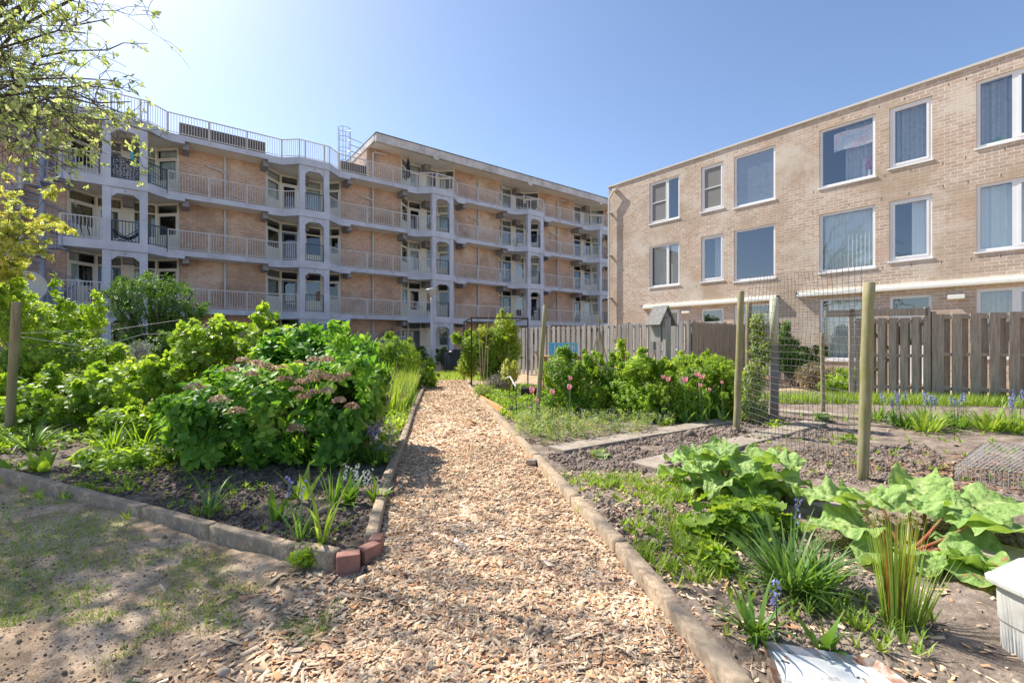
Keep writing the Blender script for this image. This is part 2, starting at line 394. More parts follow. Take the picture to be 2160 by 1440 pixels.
# penthouse roof
m = MB(A); m.box(PH, SE+0.3, -9.1, -0.42, ROOF-0.25, ROOF-0.02); m.build('roof_soffit', M['soffit'], apt)
m = MB(A)
x = PH-0.02
while x < SE+0.3:
    e = min(x+1.6, SE+0.32); m.box(x, e-0.015, -0.44, -0.22, ROOF-0.48, ROOF+0.02); x = e
y = -0.45
while y > -9:
    m.box(PH-0.04, PH+0.12, y-1.6, y-0.015, ROOF-0.36, ROOF+0.02); y -= 1.6
for k in range(2, BAYS):
    c = k*PITCH + 0.4; P = [(c+0.22*math.cos(a), ROOF-0.47+0.2*math.sin(a)) for a in [math.pi + i*math.pi/8 for i in range(9)]]
    m.vprism(P, -0.30, -0.205)
rf = m.build('roof_edge', M['fascia'], apt)
m = MB(A); m.box(PH-0.06, SE+0.35, -0.46, -0.17, ROOF+0.022, ROOF+0.06); m.box(PH-0.06, PH+0.15, -9.1, -0.47, ROOF+0.022, ROOF+0.06)
m.build('roof_trim', M['slate'], rf)

# glazing: one unit between two plan points
rg = random.Random(3)
def unit(fr, p0, p1, zf, zc, kind, parent, cur, dark=None):
    L = math.hypot(p1[0]-p0[0], p1[1]-p0[1]); ex, ey = (p1[0]-p0[0])/L, (p1[1]-p0[1])/L
    f2 = lambda a, b, z: fr(p0[0]+ex*a-ey*b, p0[1]+ey*a+ex*b, z)    # b>0 : towards the outside
    m = MB(f2); w = 0.07; zt = zc-0.50; fm = M['cream']
    m.box(0, w, -0.04, 0.05, zf, zc); m.box(L-w, L, -0.04, 0.05, zf, zc)
    m.box(w, L-w, -0.04, 0.045, zc-0.11, zc); m.box(w, L-w, -0.04, 0.045, zt-0.07, zt); m.box(w, L-w, -0.04, 0.045, zf, zf+0.09)
    panes = [(w, L-w, zt, zc-0.11)]
    if kind == 'door_panel':
        i = w+0.09
        m.box(w, i, -0.03, 0.035, zf+0.09, zt-0.07); m.box(L-i, L-w, -0.03, 0.035, zf+0.09, zt-0.07)
        m.box(i, L-i, -0.03, 0.035, zt-0.15, zt-0.07); m.box(i, L-i, -0.02, 0.03, zf+0.09, zf+1.0)
        x = i+0.05
        while x < L-i-0.03: m.box(x, x+0.012, 0.03, 0.036, zf+0.2, zf+0.93); x += 0.12
        panes.append((i, L-i, zf+1.0, zt-0.15)); name = 'balcony_door'
    elif kind == 'door_full':
        name = 'front_door'
        panes.append((w+0.11, L-w-0.11, zf+0.62 if dark else zf+0.85, zt-0.18))
    else:
        m.box(w, L-w, -0.02, 0.035, zf+0.09, zf+0.80); m.box(w, L-w, -0.03, 0.06, zf+0.80, zf+0.87)
        panes.append((w, L-w, zf+0.87, zt-0.07)); name = 'window'
    ob = m.build(name, fm, parent)
    if kind == 'door_full':
        d = MB(f2); a, b, c0, c1 = panes[1]
        d.box(w+0.002, a, -0.02, 0.03, zf+0.092, zt-0.072); d.box(b, L-w-0.002, -0.02, 0.03, zf+0.092, zt-0.072)
        d.box(a, b, -0.02, 0.03, c1, zt-0.072); d.box(a, b, -0.02, 0.03, zf+0.092, c0)
        d.box(a-0.06, a-0.02, 0.03, 0.08, zf+1.0, zf+1.03)
        d.build('door_leaf', dark or M['door_grey'], ob)
    g = MB(f2)
    for a, b, c0, c1 in panes: g.quad((a, 0.0, c0), (b, 0.0, c0), (b, 0.0, c1), (a, 0.0, c1))
    g.build('pane', M['glass'], ob)
    if cur:
        a, b, c0, c1 = panes[1]; cm, frac = cur
        for (u0, u1, v0, v1) in ((a, b, c0, c1), panes[0]):
            u1 = u0 + (u1-u0)*frac; n = int((u1-u0)/0.025)+2; V = []; Fc = []
            for i in range(n):
                u = u0+(u1-u0)*i/(n-1); dpt = -0.12+0.03*math.sin(u*42+zf)
                V += [f2(u, dpt, v0), f2(u, dpt, v1)]
            Fc = [(2*i, 2*i+2, 2*i+3, 2*i+1) for i in range(n-1)]
            npmesh('curtain', V, Fc, cm, ob, rnd=[0.5+0.5*math.sin(i*1.3) for i in range(len(V))])
    return ob
for k in range(BAYS):
    b = k*PITCH
    fl = [(0.12, ZT[0]-0.205)] + [(ZT[i]+0.0, ZT[i+1]-0.205) for i in range(3)]
    if k > 1: fl.append((ZT[3], ROOF-0.255))
    for j, (z0, z1) in enumerate(fl):
        cc = [None, None, (M['curtain_w'], 1.0), (M['curtain_grey'], 1.0), (M['curtain_w'], 0.45)]
        if k == 0 and j == 2: cs = [(M['curtain_g'], 1.0)]*3 + [None]
        elif k == 2 and j == 3: cs = [None, None, (M['curtain_g'], 1.0), (M['curtain_b'], 1.0)]
        elif k == 0 and j == 3: cs = [None, (M['curtain_grey'], 1.0), (M['curtain_b'], 1.0), (M['curtain_b'], 1.0)]
        else: cs = [rg.choice(cc) for _ in range(4)]
        dk = rg.choice([M['door_blue'], M['door_grey'], M['door_grey'], M['door_white']])
        if k == 1 and j == 2: dk = M['door_blue']
        if k == 1 and j == 1: dk = M['door_grey']
        unit(A, (b-0.45, -2.8), (b-1.35, -1.93), z0+0.004, z1, 'door_panel', apt, cs[0]) if False else unit(A, (b-1.35, -1.93), (b-0.45, -2.8), z0+0.004, z1, 'door_panel', apt, cs[0])
        unit(A, (b-0.45, -2.8), (b+0.53, -2.8), z0+0.004, z1, 'door_full', apt, cs[1], dk)
        unit(A, (b+0.90, -2.8), (b+1.85, -2.8), z0+0.004, z1, 'window', apt, cs[2])
        unit(A, (b+1.85, -2.8), (b+2.75, -1.93), z0+0.004, z1, 'door_panel', apt, cs[3])
        m = MB(A); m.box(b+0.53, b+0.90, -2.85, -2.78, z0+0.004, z1)
        m.box(b+0.66, b+0.77, -2.78, -2.74, z0+1.30, z0+1.62)
        m.build('party_wall_panel', M['cream'], apt)
# railings
def railing(mb, pts, z, h=0.98, dark=False, posts=(), fr=A):
    for i in range(len(pts)-1):
        a, b = pts[i], pts[i+1]; L = math.hypot(b[0]-a[0], b[1]-a[1])
        mb.bar((a[0], a[1], z+h), (b[0], b[1], z+h), 0.05, 0.045); mb.bar((a[0], a[1], z+0.09), (b[0], b[1], z+0.09), 0.03, 0.03)
        n = max(2, int(round(L/0.115)))
        for j in range(1, n):
            t = j/n; x, y = a[0]+(b[0]-a[0])*t, a[1]+(b[1]-a[1])*t
            mb.bar((x, y, z+0.09), (x, y, z+h), 0.018)
        mb.bar((b[0], b[1], z-0.12), (b[0], b[1], z+h-0.02), 0.05)
    mb.bar((pts[0][0], pts[0][1], z-0.12), (pts[0][0], pts[0][1], z+h-0.02), 0.05)
    for x, y in posts: mb.bar((x, y, z-0.12), (x, y, z+h-0.02), 0.055)
ND = -0.685
for lv, zt in enumerate(ZT):
    for k in range(BAYS):
        b = k*PITCH
        if lv < 3:
            if k == 0: m = MB(A); railing(m, [(-1.33, -0.05), (-0.02, -0.05)], zt, posts=[(-1.3, -0.05)]); m.build('railing', M['rail'], apt)
            else: m = MB(A); railing(m, [(b-0.74, ND), (b-0.02, -0.05)], zt); m.build('railing', M['rail'], apt)
            m = MB(A); railing(m, [(b+0.31, -0.12), (b+1.25, -0.12)], zt); m.build('railing', M['rail_dark'], apt)
            m = MB(A); railing(m, [(b+1.58, -0.05), (b+2.27, ND)], zt); m.build('railing', M['rail'] if k else M['rail_dark'], apt)
        else:
            p = ([(-1.33, -0.05)] if k == 0 else [(b-0.74, ND), (b, -0.04)]) + [(b+1.56, -0.04), (b+2.27, ND)]
            m = MB(A); railing(m, p, zt, posts=[(b+0.3, -0.04), (b+1.3, -0.04)]); m.build('railing', M['rail'], apt)
        e = b+PITCH-0.74 if k < BAYS-1 else SE
        m = MB(A); railing(m, [(b+2.30, ND), (e-0.02, ND)], zt, posts=[(b+2.3+(e-b-2.3)*f, ND) for f in (0.333, 0.667)]); m.build('railing', M['rail'], apt)
# downpipes
for k in range(BAYS-1):
    c = k*PITCH+4.72; m = MB(A); r = 0.055
    m.tube([(c, -1.80, 0), (c, -1.80, ZT[3]-0.2)], r, 8)
    m.tube([(c, -1.80, ZT[3]-1.10), (c-0.15, -1.80, ZT[3]-0.98), (c-0.75, -1.80, ZT[3]-0.90), (c-0.82, -1.85, ZT[3]-0.80)], r*0.85, 8)
    if k >= 1: m.tube([(c, -1.80, ZT[3]), (c, -1.80, ROOF-0.62), (c+0.1, -1.8, ROOF-0.52), (c+0.85, -1.8, ROOF-0.5), (c+0.9, -1.8, ROOF-0.4)], r, 8)
    for z in (2.2, 4.9, 7.7, 10.4): m.box(c-0.075, c+0.075, -1.9, -1.73, z, z+0.05)
    m.build('downpipe', M['pipe'], apt)
m = MB(A); m.tube([(-2.75, -1.78, 0), (-2.75, -1.78, 8.9)], 0.085, 8)
for z in (3.4, 5.6, 7.8): m.box(-2.86, -2.64, -1.9, -1.68, z, z+0.05)
m.build('downpipe', M['pipe_w'], apt)
# roof ladder cage beside the penthouse
m = MB(A); cs, cn = PH-1.15, -2.7
for z in (12.0, 12.7, 13.5, 14.2, 14.8):
    m.tube([(cs+0.38*math.cos(a), cn+0.38*math.sin(a), z) for a in [i*math.pi/5 for i in range(0, 11)]], 0.018, 5)
for a in [i*math.pi/3 for i in range(6)]: m.bar((cs+0.38*math.cos(a), cn+0.38*math.sin(a), 11.36), (cs+0.38*math.cos(a), cn+0.38*math.sin(a), 14.8), 0.03)
for i, z in enumerate((13.5, 13.9, 14.3)): m.bar((cs+0.38, cn, z), (cs+2.0, cn-0.6, z+0.05), 0.035)
m.build('roof_ladder', M['steel'], apt)
# spiral stair at the left end
cs, cn, R0 = -1.95, -0.72, 1.05
st = MB(A).tube([(cs, cn, 0), (cs, cn, 11.4)], 0.11, 10).build('spiral_staircase', M['steel_blue'], apt)
nst = 56; m = MB(A); m2 = MB(A); out = []
for i in range(nst):
    a = -0.3 - i*2*math.pi/14.0; z = (i+1)*11.35/nst; da = 2*math.pi/14*0.95
    P = [(cs, cn), (cs+R0*math.cos(a), cn+R0*math.sin(a)), (cs+R0*math.cos(a-da), cn+R0*math.sin(a-da))]
    m.prism(P[::-1], z-0.04, z)
    for j in range(2):
        aa = a-da*j/2; zz = z+j*0.1
        p = (cs+R0*math.cos(aa), cn+R0*math.sin(aa))
        m2.bar((p[0], p[1], zz-0.1), (p[0], p[1], zz+0.95), 0.02); out.append((p[0], p[1], zz+0.95))
m2.tube(out, 0.032, 6); m2.tube([(x, y, z-0.95) for x, y, z in out], 0.025, 5); m2.tube([(x, y, z-0.5) for x, y, z in out], 0.014, 5)
m.build('stair_treads', M['steel_blue'], st); m2.build('stair_railing', M['steel_blue'], st)
m = MB(A); m.box(-2.9, -1.42, -1.55, -1.50, 2.3, 3.75); m.build('stair_screen', M['steel_blue'], st)

# things on the galleries
m = MB(A); m.box(0.33, 1.23, -0.20, -0.18, ZT[2]+0.08, ZT[2]+0.94)
rr = RS(8); netv = []; nf = []
tag(m.build('privacy_screen', M['black'], None, A(0.8, -0.2, ZT[2])), 'black leaf-net privacy screen behind the top-left balcony railing', 'screen')
sc_o = bpy.data.objects['privacy_screen']
V = []; F = []
for i in range(420):
    s, z = rr.uniform(0.35, 1.21), rr.uniform(ZT[2]+0.12, ZT[2]+0.92); a = rr.uniform(0, 6.28); l = 0.035
    for q in range(4):
        t = a+q*math.pi/2; V.append(A(s+l*math.cos(t)*(1 if q % 2 else 0.45), -0.165, z+l*math.sin(t)*(1 if q % 2 else 0.45)))
    F.append([4*i, 4*i+1, 4*i+2, 4*i+3])
npmesh('net_leaves', V, F, M['pipe'], sc_o)
def chair(name, c, rot, label, mat):
    t = thing(name, c, label, 'chair', 'chairs on the galleries'); cr, sr = math.cos(rot), math.sin(rot)
    fr = lambda a, b, z: (c[0]+cr*a-sr*b, c[1]+sr*a+cr*b, c[2]+z)
    MB(fr).box(-0.24, 0.24, -0.24, 0.24, 0.42, 0.46).build('seat', mat, t)
    m = MB(fr); m.vprism([(-0.24, 0.5), (0.24, 0.5), (0.22, 0.92), (-0.22, 0.92)], 0.22, 0.25); m.build('backrest', mat, t)
    for x in (-1, 1):
        for y in (-1, 1): MB(fr).bar((x*0.22, y*0.22, 0), (x*0.21, y*0.21, 0.42), 0.03).build('leg', mat, t)
    for x in (-1, 1): MB(fr).tube([(x*0.24, -0.22, 0.44), (x*0.25, -0.2, 0.66), (x*0.25, 0.2, 0.66)], 0.015, 5).build('armrest', mat, t)
    return t
chair('balcony_chair', A(24.9, -1.1, ZT[3]), 0.8, 'dark wicker chair on the penthouse balcony under the roof, nearer the left corner', M['slate'])
chair('balcony_chair', A(25.9, -1.3, ZT[3]), 2.2, 'dark wicker chair on the penthouse balcony under the roof, nearer the right corner', M['slate'])
chair('balcony_chair', A(24.2, -1.2, ZT[0]), 0.5, 'black metal chair left of the columns on the balcony above the tree and wooden fence', M['black'])
chair('balcony_chair', A(25.0, -1.0, ZT[0]), -0.6, 'black metal chair between the columns of the balcony above the wooden fence', M['black'])
chair('balcony_chair', A(16.4, -0.9, ZT[0]), 2.8, 'black chair between the columns on the balcony behind the street lamp', M['black'])
def rtable(name, c, r, h, label, mat):
    t = thing(name, c, label, 'table'); MB().lathe([(r, h-0.03), (r, h)], c, 20).build('table_top', mat, t)
    for i in range(3):
        a = i*2.1+0.4; MB().bar((c[0], c[1], c[2]+h-0.03), (c[0]+r*0.7*math.cos(a), c[1]+r*0.7*math.sin(a), c[2]), 0.03).build('leg', mat, t)
rtable('balcony_table', A(25.5, -1.25, ZT[0]), 0.32, 0.72, 'small round black table beside the chairs on the balcony above the wooden fence', M['black'])
rtable('balcony_table', A(15.6, -1.3, ZT[0]), 0.36, 0.72, 'small round white table on the balcony left of the street lamp', M['white'])
# hammock chair
c = A(0.95, -0.75, ZT[1]); t = thing('hammock_chair', c, 'dark blue slung hammock chair between the columns of the middle left balcony', 'chair')
V = []; F = []
for i in range(9):
    u = -0.55+i*1.1/8; z = 0.32+1.05*u*u*1.2 + (0.18 if u > 0.2 else 0)*(u-0.2)
    for jn in (-0.28, 0, 0.28): V.append((A(0.8+u, -0.75+jn, ZT[1]+z-0.05*(jn == 0))))
for i in range(8):
    for j in range(2): F.append([3*i+j, 3*i+3+j, 3*i+4+j, 3*i+1+j])
o = npmesh('sling', V, F, plain('navy_fabric', (0.03,0.05,0.12), 0.9, 0.2), t, smooth=True); s_ = o.modifiers.new('s', 'SOLIDIFY'); s_.thickness = 0.02
m = MB(A)
for jn in (-0.3, 0.3): m.bar((0.35, -0.75+jn, ZT[1]), (1.35, -0.75+jn, ZT[1]+0.85), 0.03); m.bar((1.25, -0.75+jn, ZT[1]), (0.25, -0.75+jn, ZT[1]+0.7), 0.03)
m.build('stand', M['black'], t)
# drying rack left of it, folded parasol, windsock, planters
m = MB(A); 
for q in (0, 0.22): m.bar((-0.95+q, -0.5, ZT[1]+1.5), (-0.6+q, -0.45, ZT[1]), 0.03)
m.bar((-0.95, -0.5, ZT[1]+1.5), (-0.73, -0.5, ZT[1]+1.5), 0.03)
tag(m.build('clothes_rack', M['black'], None, A(-0.7, -0.5, ZT[1])), 'folded black clothes rack leaning by the stairs on the middle left balcony', 'clothes rack')
c = A(1.0, -0.30, ZT[2]); m = MB()
pr = [(0.02, 0.9), (0.07, 1.0), (0.045, 1.08), (0.08, 1.18), (0.05, 1.28), (0.075, 1.38), (0.03, 1.5), (0.01, 1.56)]
m.lathe(pr, c, 10)
tag(m.build('windsock', plain('cyan', (0.10,0.45,0.55), 0.5, 0.15, 20), None, c, smooth=True), 'turquoise twisted windsock standing above the top-left balcony rail', 'windsock')
c = A(14.9, -1.3, ZT[3]); t = thing('folded_parasol', c, 'closed navy and orange parasol standing on the penthouse gallery', 'parasol')
MB().tube([c, (c[0], c[1], c[2]+2.1)], 0.02, 6).build('pole', M['white'], t)
MB().lathe([(0.03, 0.7), (0.16, 0.85), (0.12, 1.4), (0.07, 1.95), (0.02, 2.05)], c, 9).build('canopy', plain('navy', (0.02,0.025,0.06), 0.9, 0.2), t, smooth=True)
MB().lathe([(0.08, 1.93), (0.05, 2.08), (0.01, 2.18)], c, 9).build('tip_cover', plain('orange', (0.65,0.18,0.05), 0.8, 0.2), t)
MB().lathe([(0.2, 0), (0.2, 0.06), (0.04, 0.12)], c, 12).build('base', M['slate'], t)
# satellite dish on a pole by the stair
c = (-18.35, 17.2, 0.0); t = thing('satellite_dish', c, 'round cream satellite dish on a pole in front of the spiral stair', 'dish')
MB().tube([c, (c[0], c[1], 3.3)], 0.05, 8).build('pole', M['steel'], t)
m = MB(); prof = [(0.02, 0), (0.2, 0.02), (0.4, 0.075), (0.55, 0.14), (0.60, 0.165), (0.60, 0.19), (0.54, 0.165)]
fd = Vector((0.62, -0.77, 0.15)).normalized(); ux = Vector((0, 0, 1)).cross(fd).normalized(); uy = fd.cross(ux); cc = Vector((c[0], c[1], 3.38))
m.lathe(prof, (0, 0, 0), 28); m.v = [tuple(cc + ux*v[0] + uy*v[1] + fd*(v[2])) for v in m.v]; m.f = m.f[:-2]
o = m.build('reflector', plain('dish_cream', (0.55,0.55,0.48), 0.5, 0.15, 2), t, smooth=True)
MB().bar(tuple(cc-uy*0.5+fd*0.1), tuple(cc-uy*0.35+fd*0.62), 0.035).build('feed_arm', M['steel'], t)
MB().box(-0.05, 0.05, -0.05, 0.05, -0.05, 0.05, fr=lambda a, b, z: tuple(cc-uy*0.35+fd*0.66+Vector((a, b, z)))).build('receiver', M['pipe'], t)

# ------------------------------------------------------------------ row houses on the right
RXv, RYv = 0.63, -0.7766
def R(t, n, z=0): return (4.61 + RXv*t - 0.777*n, 21.7 + RYv*t - 0.63*n, z)     # t toward the viewer, n outward
house = thing('row_houses', R(0, 0, 0), 'three-storey pale brown brick row houses with white window frames', 'building')
TE = 27.0; HZ = 8.66
U = (6.46, 8.25, 3.70, 5.48)
wins = []      # t0,t1,z0,z1,type,curtain
for off_ in (0,):
    for (t0, t1, big, kind) in ((2.25, 3.68, 0, 'double_screen'), (4.62, 5.53, 0, 'screen'), (5.92, 7.36, 1, 'big'), (8.70, 10.17, 1, 'big'), (10.50, 11.45, 0, 'single'), (12.32, 13.9, 0, 'double'), (15.0, 15.9, 0, 'single'), (16.3, 17.75, 1, 'big'), (19.1, 20.55, 1, 'big'), (20.9, 21.85, 0, 'single'), (22.7, 24.2, 0, 'double')):
        for up in (1, 0):
            z0, z1 = ((6.46, 8.25) if up else (3.70, 5.49)); z0 -= 0.12*big
            wins.append((t0, t1, z0, z1, kind, up))
    for (t0, t1, z0, z1, kind) in ((2.25, 3.68, 0.9, 2.68, 'gdouble'), (4.62, 5.53, 0.12, 2.62, 'door'), (5.92, 7.36, 0.75, 2.70, 'big'), (8.70, 10.17, 0.74, 2.72, 'blinds'), (10.50, 11.45, 0.12, 2.66, 'door'), (12.32, 13.9, 0.9, 2.72, 'gdouble'), (15.0, 15.9, 0.12, 2.66, 'door'), (16.3, 17.75, 0.75, 2.7, 'big'), (19.1, 20.55, 0.75, 2.7, 'big')):
        wins.append((t0, t1, z0, z1, kind, -1))
ts = sorted({0.0, TE} | {w[0] for w in wins} | {w[1] for w in wins}); zs = sorted({0.0, HZ} | {w[2] for w in wins} | {w[3] for w in wins})
m = MB(R)
for i in range(len(ts)-1):
    for j in range(len(zs)-1):
        tc, zc = (ts[i]+ts[i+1])/2, (zs[j]+zs[j+1])/2
        if any(w[0] < tc < w[1] and w[2] < zc < w[3] for w in wins): continue
        m.quad((ts[i], 0, zs[j]), (ts[i+1], 0, zs[j]), (ts[i+1], 0, zs[j+1]), (ts[i], 0, zs[j+1]))
for t0, t1, z0, z1, k_, u_ in wins:
    d = -0.16
    m.quad((t0, d, z0), (t0, d, z1), (t0, 0, z1), (t0, 0, z0)); m.quad((t1, 0, z0), (t1, 0, z1), (t1, d, z1), (t1, d, z0))
    m.quad((t0, 0, z1), (t0, d, z1), (t1, d, z1), (t1, 0, z1)); m.quad((t0, 0, z0), (t1, 0, z0), (t1, d, z0), (t0, d, z0))
m.quad((0, 0, 0), (0, 0, HZ), (0, -9, HZ), (0, -9, 0)); m.quad((TE, 0, 0), (TE, -9, 0), (TE, -9, HZ), (TE, 0, HZ)); m.quad((0, -9, 0), (0, -9, HZ), (TE, -9, HZ), (TE, -9, 0))
rb = random.Random(5); m.mi = 1
for t in [0.9, 2.0, 3.9, 4.4, 5.75, 7.5, 8.6, 9.4, 10.3, 10.9, 11.7, 12.2, 12.8, 14.2]:
    for z in (8.36, 6.24, 5.58, 3.50):
        tt = t+rb.uniform(-0.1, 0.1); m.box(tt, tt+0.012, -0.01, 0.004, z, z+0.075)
m.build('brick_wall', [M['brick_r'], M['slate']], house)
m = MB(R); m.box(0.01, TE-0.01, -8.99, -0.16, HZ-0.12, HZ-0.02); rfo = m.build('flat_roof', M['slate'], house)
m = MB(R); m.box(-0.04, TE+0.04, -0.25, 0.045, HZ+0.003, HZ+0.07); m.box(-0.045, 0.2, -9.04, -0.26, HZ+0.003, HZ+0.07)
m.build('roof_edge', M['pipe_w'], rfo)
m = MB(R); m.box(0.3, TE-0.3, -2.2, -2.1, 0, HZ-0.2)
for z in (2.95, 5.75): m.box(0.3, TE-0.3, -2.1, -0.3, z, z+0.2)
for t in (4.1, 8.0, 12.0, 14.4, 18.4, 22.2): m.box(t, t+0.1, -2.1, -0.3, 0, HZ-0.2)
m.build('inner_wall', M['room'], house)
def curtain(par, t0, t1, z0, z1, n, mat, amp=0.035, fq=40, slat=False, seed=0, frs=R):
    k = int((t1-t0)/0.012)+2; V = []
    for i in range(k):
        u = t0+(t1-t0)*i/(k-1)
        d = n + (amp*(2*((u*9.5) % 1)-1) if slat else amp*math.sin(u*fq+seed)+0.4*amp*math.sin(u*fq*2.3+1))
        V += [frs(u, d, z0), frs(u, d, z1)]
    npmesh('curtain', V, [(2*i, 2*i+2, 2*i+3, 2*i+1) for i in range(k-1)], mat, par, rnd=[0.5+0.5*math.sin(i*0.37+seed) for i in range(len(V))])
M['insect'] = plain('insect_screen', (0.24,0.23,0.22), 0.9, 0.05, 2)
for (t0, t1, z0, z1, kind, up) in wins:
    w = 0.075; m = MB(R); n0, n1 = -0.14, -0.055
    def fr4(a, b, c, d, w_, q0=n0, q1=n1):
        m.box(a, a+w_, q0, q1, c, d); m.box(b-w_, b, q0, q1, c, d); m.box(a+w_, b-w_, q0, q1, d-w_, d); m.box(a+w_, b-w_, q0, q1, c, c+w_)
    fr4(t0, t1, z0, z1, w)
    if z0 > 0.5: m.box(t0-0.04, t1+0.03, -0.05, 0.035, z0-0.045, z0-0.003)
    gl = [(t0+w, t1-w, z0+w, z1-w)]; W_ = t1-t0
    if kind in ('double_screen', 'double', 'gdouble'):
        mu = t0 + W_*(0.6 if kind == 'double_screen' else 0.44)
        m.box(mu-0.05, mu+0.05, n0, n1+0.004, z0+w, z1-w); gl = [(t0+w, mu-0.05, z0+w, z1-w), (mu+0.05, t1-w, z0+w, z1-w)]
        if kind == 'double_screen' and up == 1:
            fr4(t0+w, mu-0.05, z0+w, z1-w, 0.03, n0, n1+0.01); m.box(t0+w+0.03, mu-0.08, n0, n1+0.01, (z0+z1)/2-0.015, (z0+z1)/2+0.015)
        elif kind != 'double_screen': fr4(mu+0.05, t1-w, z0+w, z1-w, 0.06, n0, n1+0.012); gl[1] = (mu+0.11, t1-w-0.06, z0+w+0.06, z1-w-0.06)
    if kind in ('single', 'screen'):
        fr4(t0+w, t1-w, z0+w, z1-w, 0.05, n0, n1+0.012); gl = [(t0+w+0.05, t1-w-0.05, z0+w+0.05, z1-w-0.05)]
        if kind == 'screen' and up: m.box(t0+w+0.05, t1-w-0.05, n0, n1+0.008, (z0+z1)/2-0.015, (z0+z1)/2+0.015)
    if kind == 'door':
        m.box(t0+w, t1-w, n0, n1+0.003, z1-0.62, z1-0.50); gl = [(t0+w, t1-w, z1-0.50, z1-w), (t0+w+0.12, t1-w-0.12, z0+1.1, z1-0.72)]
        m.box(t0+w, t1-w, n0, n1-0.02, z0+w, z0+1.1); m.box(t0+w, t0+w+0.12, n0, n1-0.02, z0+1.1, z1-0.62); m.box(t1-w-0.12, t1-w, n0, n1-0.02, z0+1.1, z1-0.62); m.box(t0+w+0.12, t1-w-0.12, n0, n1-0.02, z1-0.72, z1-0.62)
    ob = m.build('house_door' if kind == 'door' else 'window', M['white'], house)
    g = MB(R)
    for a, b, c, d in gl: g.quad((a, -0.09, c), (b, -0.09, c), (b, -0.09, d), (a, -0.09, d))
    g.build('pane', M['glass_r'], ob)
    if t0 > 14.5: continue
    a, b, c, d = gl[0][0], gl[-1][1], z0+w, z1-w
    if up == 1:
        if kind in ('double_screen', 'screen'):
            q = MB(R); x = gl[0]; q.quad((x[0], -0.075, x[2]), (x[1], -0.075, x[2]), (x[1], -0.075, x[3]), (x[0], -0.075, x[3])); q.build('insect_screen', M['insect'], ob)
        elif kind == 'big' and t0 < 7: q = MB(R); q.quad((a, -0.13, c), (b, -0.13, c), (b, -0.13, d), (a, -0.13, d)); q.build('roller_blind', M['curtain_grey'], ob)
        elif kind == 'big': curtain(ob, t0+0.65, b, c, d, -0.30, M['curtain_grey'], 0.03, 25)
        else: curtain(ob, a, b if kind == 'single' else gl[0][1], c, d, -0.25, M['curtain_grey'], 0.03, 30, seed=t0)
    elif up == 0:
        if kind == 'double_screen': curtain(ob, a, gl[0][1], c, d, -0.22, M['curtain_b'], 0.02, slat=True); curtain(ob, gl[1][0], b, c, d, -0.22, M['curtain_b'], 0.02, slat=True)
        elif kind == 'big' and t0 > 8: curtain(ob, a, b, c, d, -0.22, M['curtain_b'], 0.03, slat=True)
        elif kind == 'single': curtain(ob, a+0.35, b, c, d, -0.25, M['curtain_w'], 0.01, 18)
        elif kind == 'double': curtain(ob, a, gl[0][1], c, d, -0.22, M['curtain_b'], 0.02, 30); curtain(ob, gl[1][0], gl[1][0]+0.25, c, d, -0.22, M['curtain_w'], 0.03, 30)
        elif kind == 'screen': curtain(ob, a+0.3, b, c, d, -0.3, M['curtain_grey'], 0.01, 18)
    else:
        if kind == 'blinds': curtain(ob, a+0.1, b, c, d, -0.25, M['curtain_w'], 0.03, 30)
        elif kind == 'gdouble': curtain(ob, a, b, c, d, -0.25, M['curtain_grey'] if t0 > 10 else M['curtain_b'], 0.025, 34)
        elif kind == 'big': 
            q = MB(R)
            z = c
            while z < d-0.3: q.quad((a, -0.2, z), (b, -0.2, z), (b, -0.17, z+0.04), (a, -0.17, z+0.04)); z += 0.055
            q.build('blind_slats', M['white'], ob)
# awning boxes
for (a, b, z0) in ((1.95, 7.45, 2.74), (8.08, 14.2, 2.79), (15.0, 21.0, 2.79)):
    m = MB(R); P = [(0.0, z0+0.03), (0.13, z0+0.02), (0.16, z0+0.05), (0.16, z0+0.12), (0.11, z0+0.13), (0.11, z0+0.20), (0.0, z0+0.22)]
    n = len(P); pts = [(a, p[0]+0.003, p[1]) for p in P] + [(b, p[0]+0.003, p[1]) for p in P]
    m.add(pts, [tuple(range(n-1, -1, -1)), tuple(range(n, 2*n))] + [(i, (i+1) % n, n+(i+1) % n, n+i) for i in range(n)])
    m.build('awning_box', M['cream'], house)
    MB(R).box(a-0.02, a, 0.0, 0.16, z0+0.02, z0+0.2).box(b, b+0.02, 0, 0.16, z0+0.02, z0+0.2).build('awning_end_cap', M['slate'], house)
for t in (4.0, 11.95): m = MB(R); m.box(t-0.17, t+0.17, 0.003, 0.11, 2.48, 2.60); m.build('wall_lamp', M['curtain_w'] if False else M['cream'], house, bevel=0.01)
m = MB(R); m.tube([(0.45, 0.12, 8.42), (0.42, 0.17, 8.38), (0.16, 0.17, 8.05), (0.14, 0.15, 7.9), (0.14, 0.15, 0)], 0.05, 10)
m.box(0.35, 0.55, 0.0, 0.2, 8.36, 8.47)
for z in (7.4, 5.4, 3.4, 1.6): m.box(0.07, 0.21, 0, 0.21, z, z+0.03)
m.build('downpipe', M['pipe_w'], house)
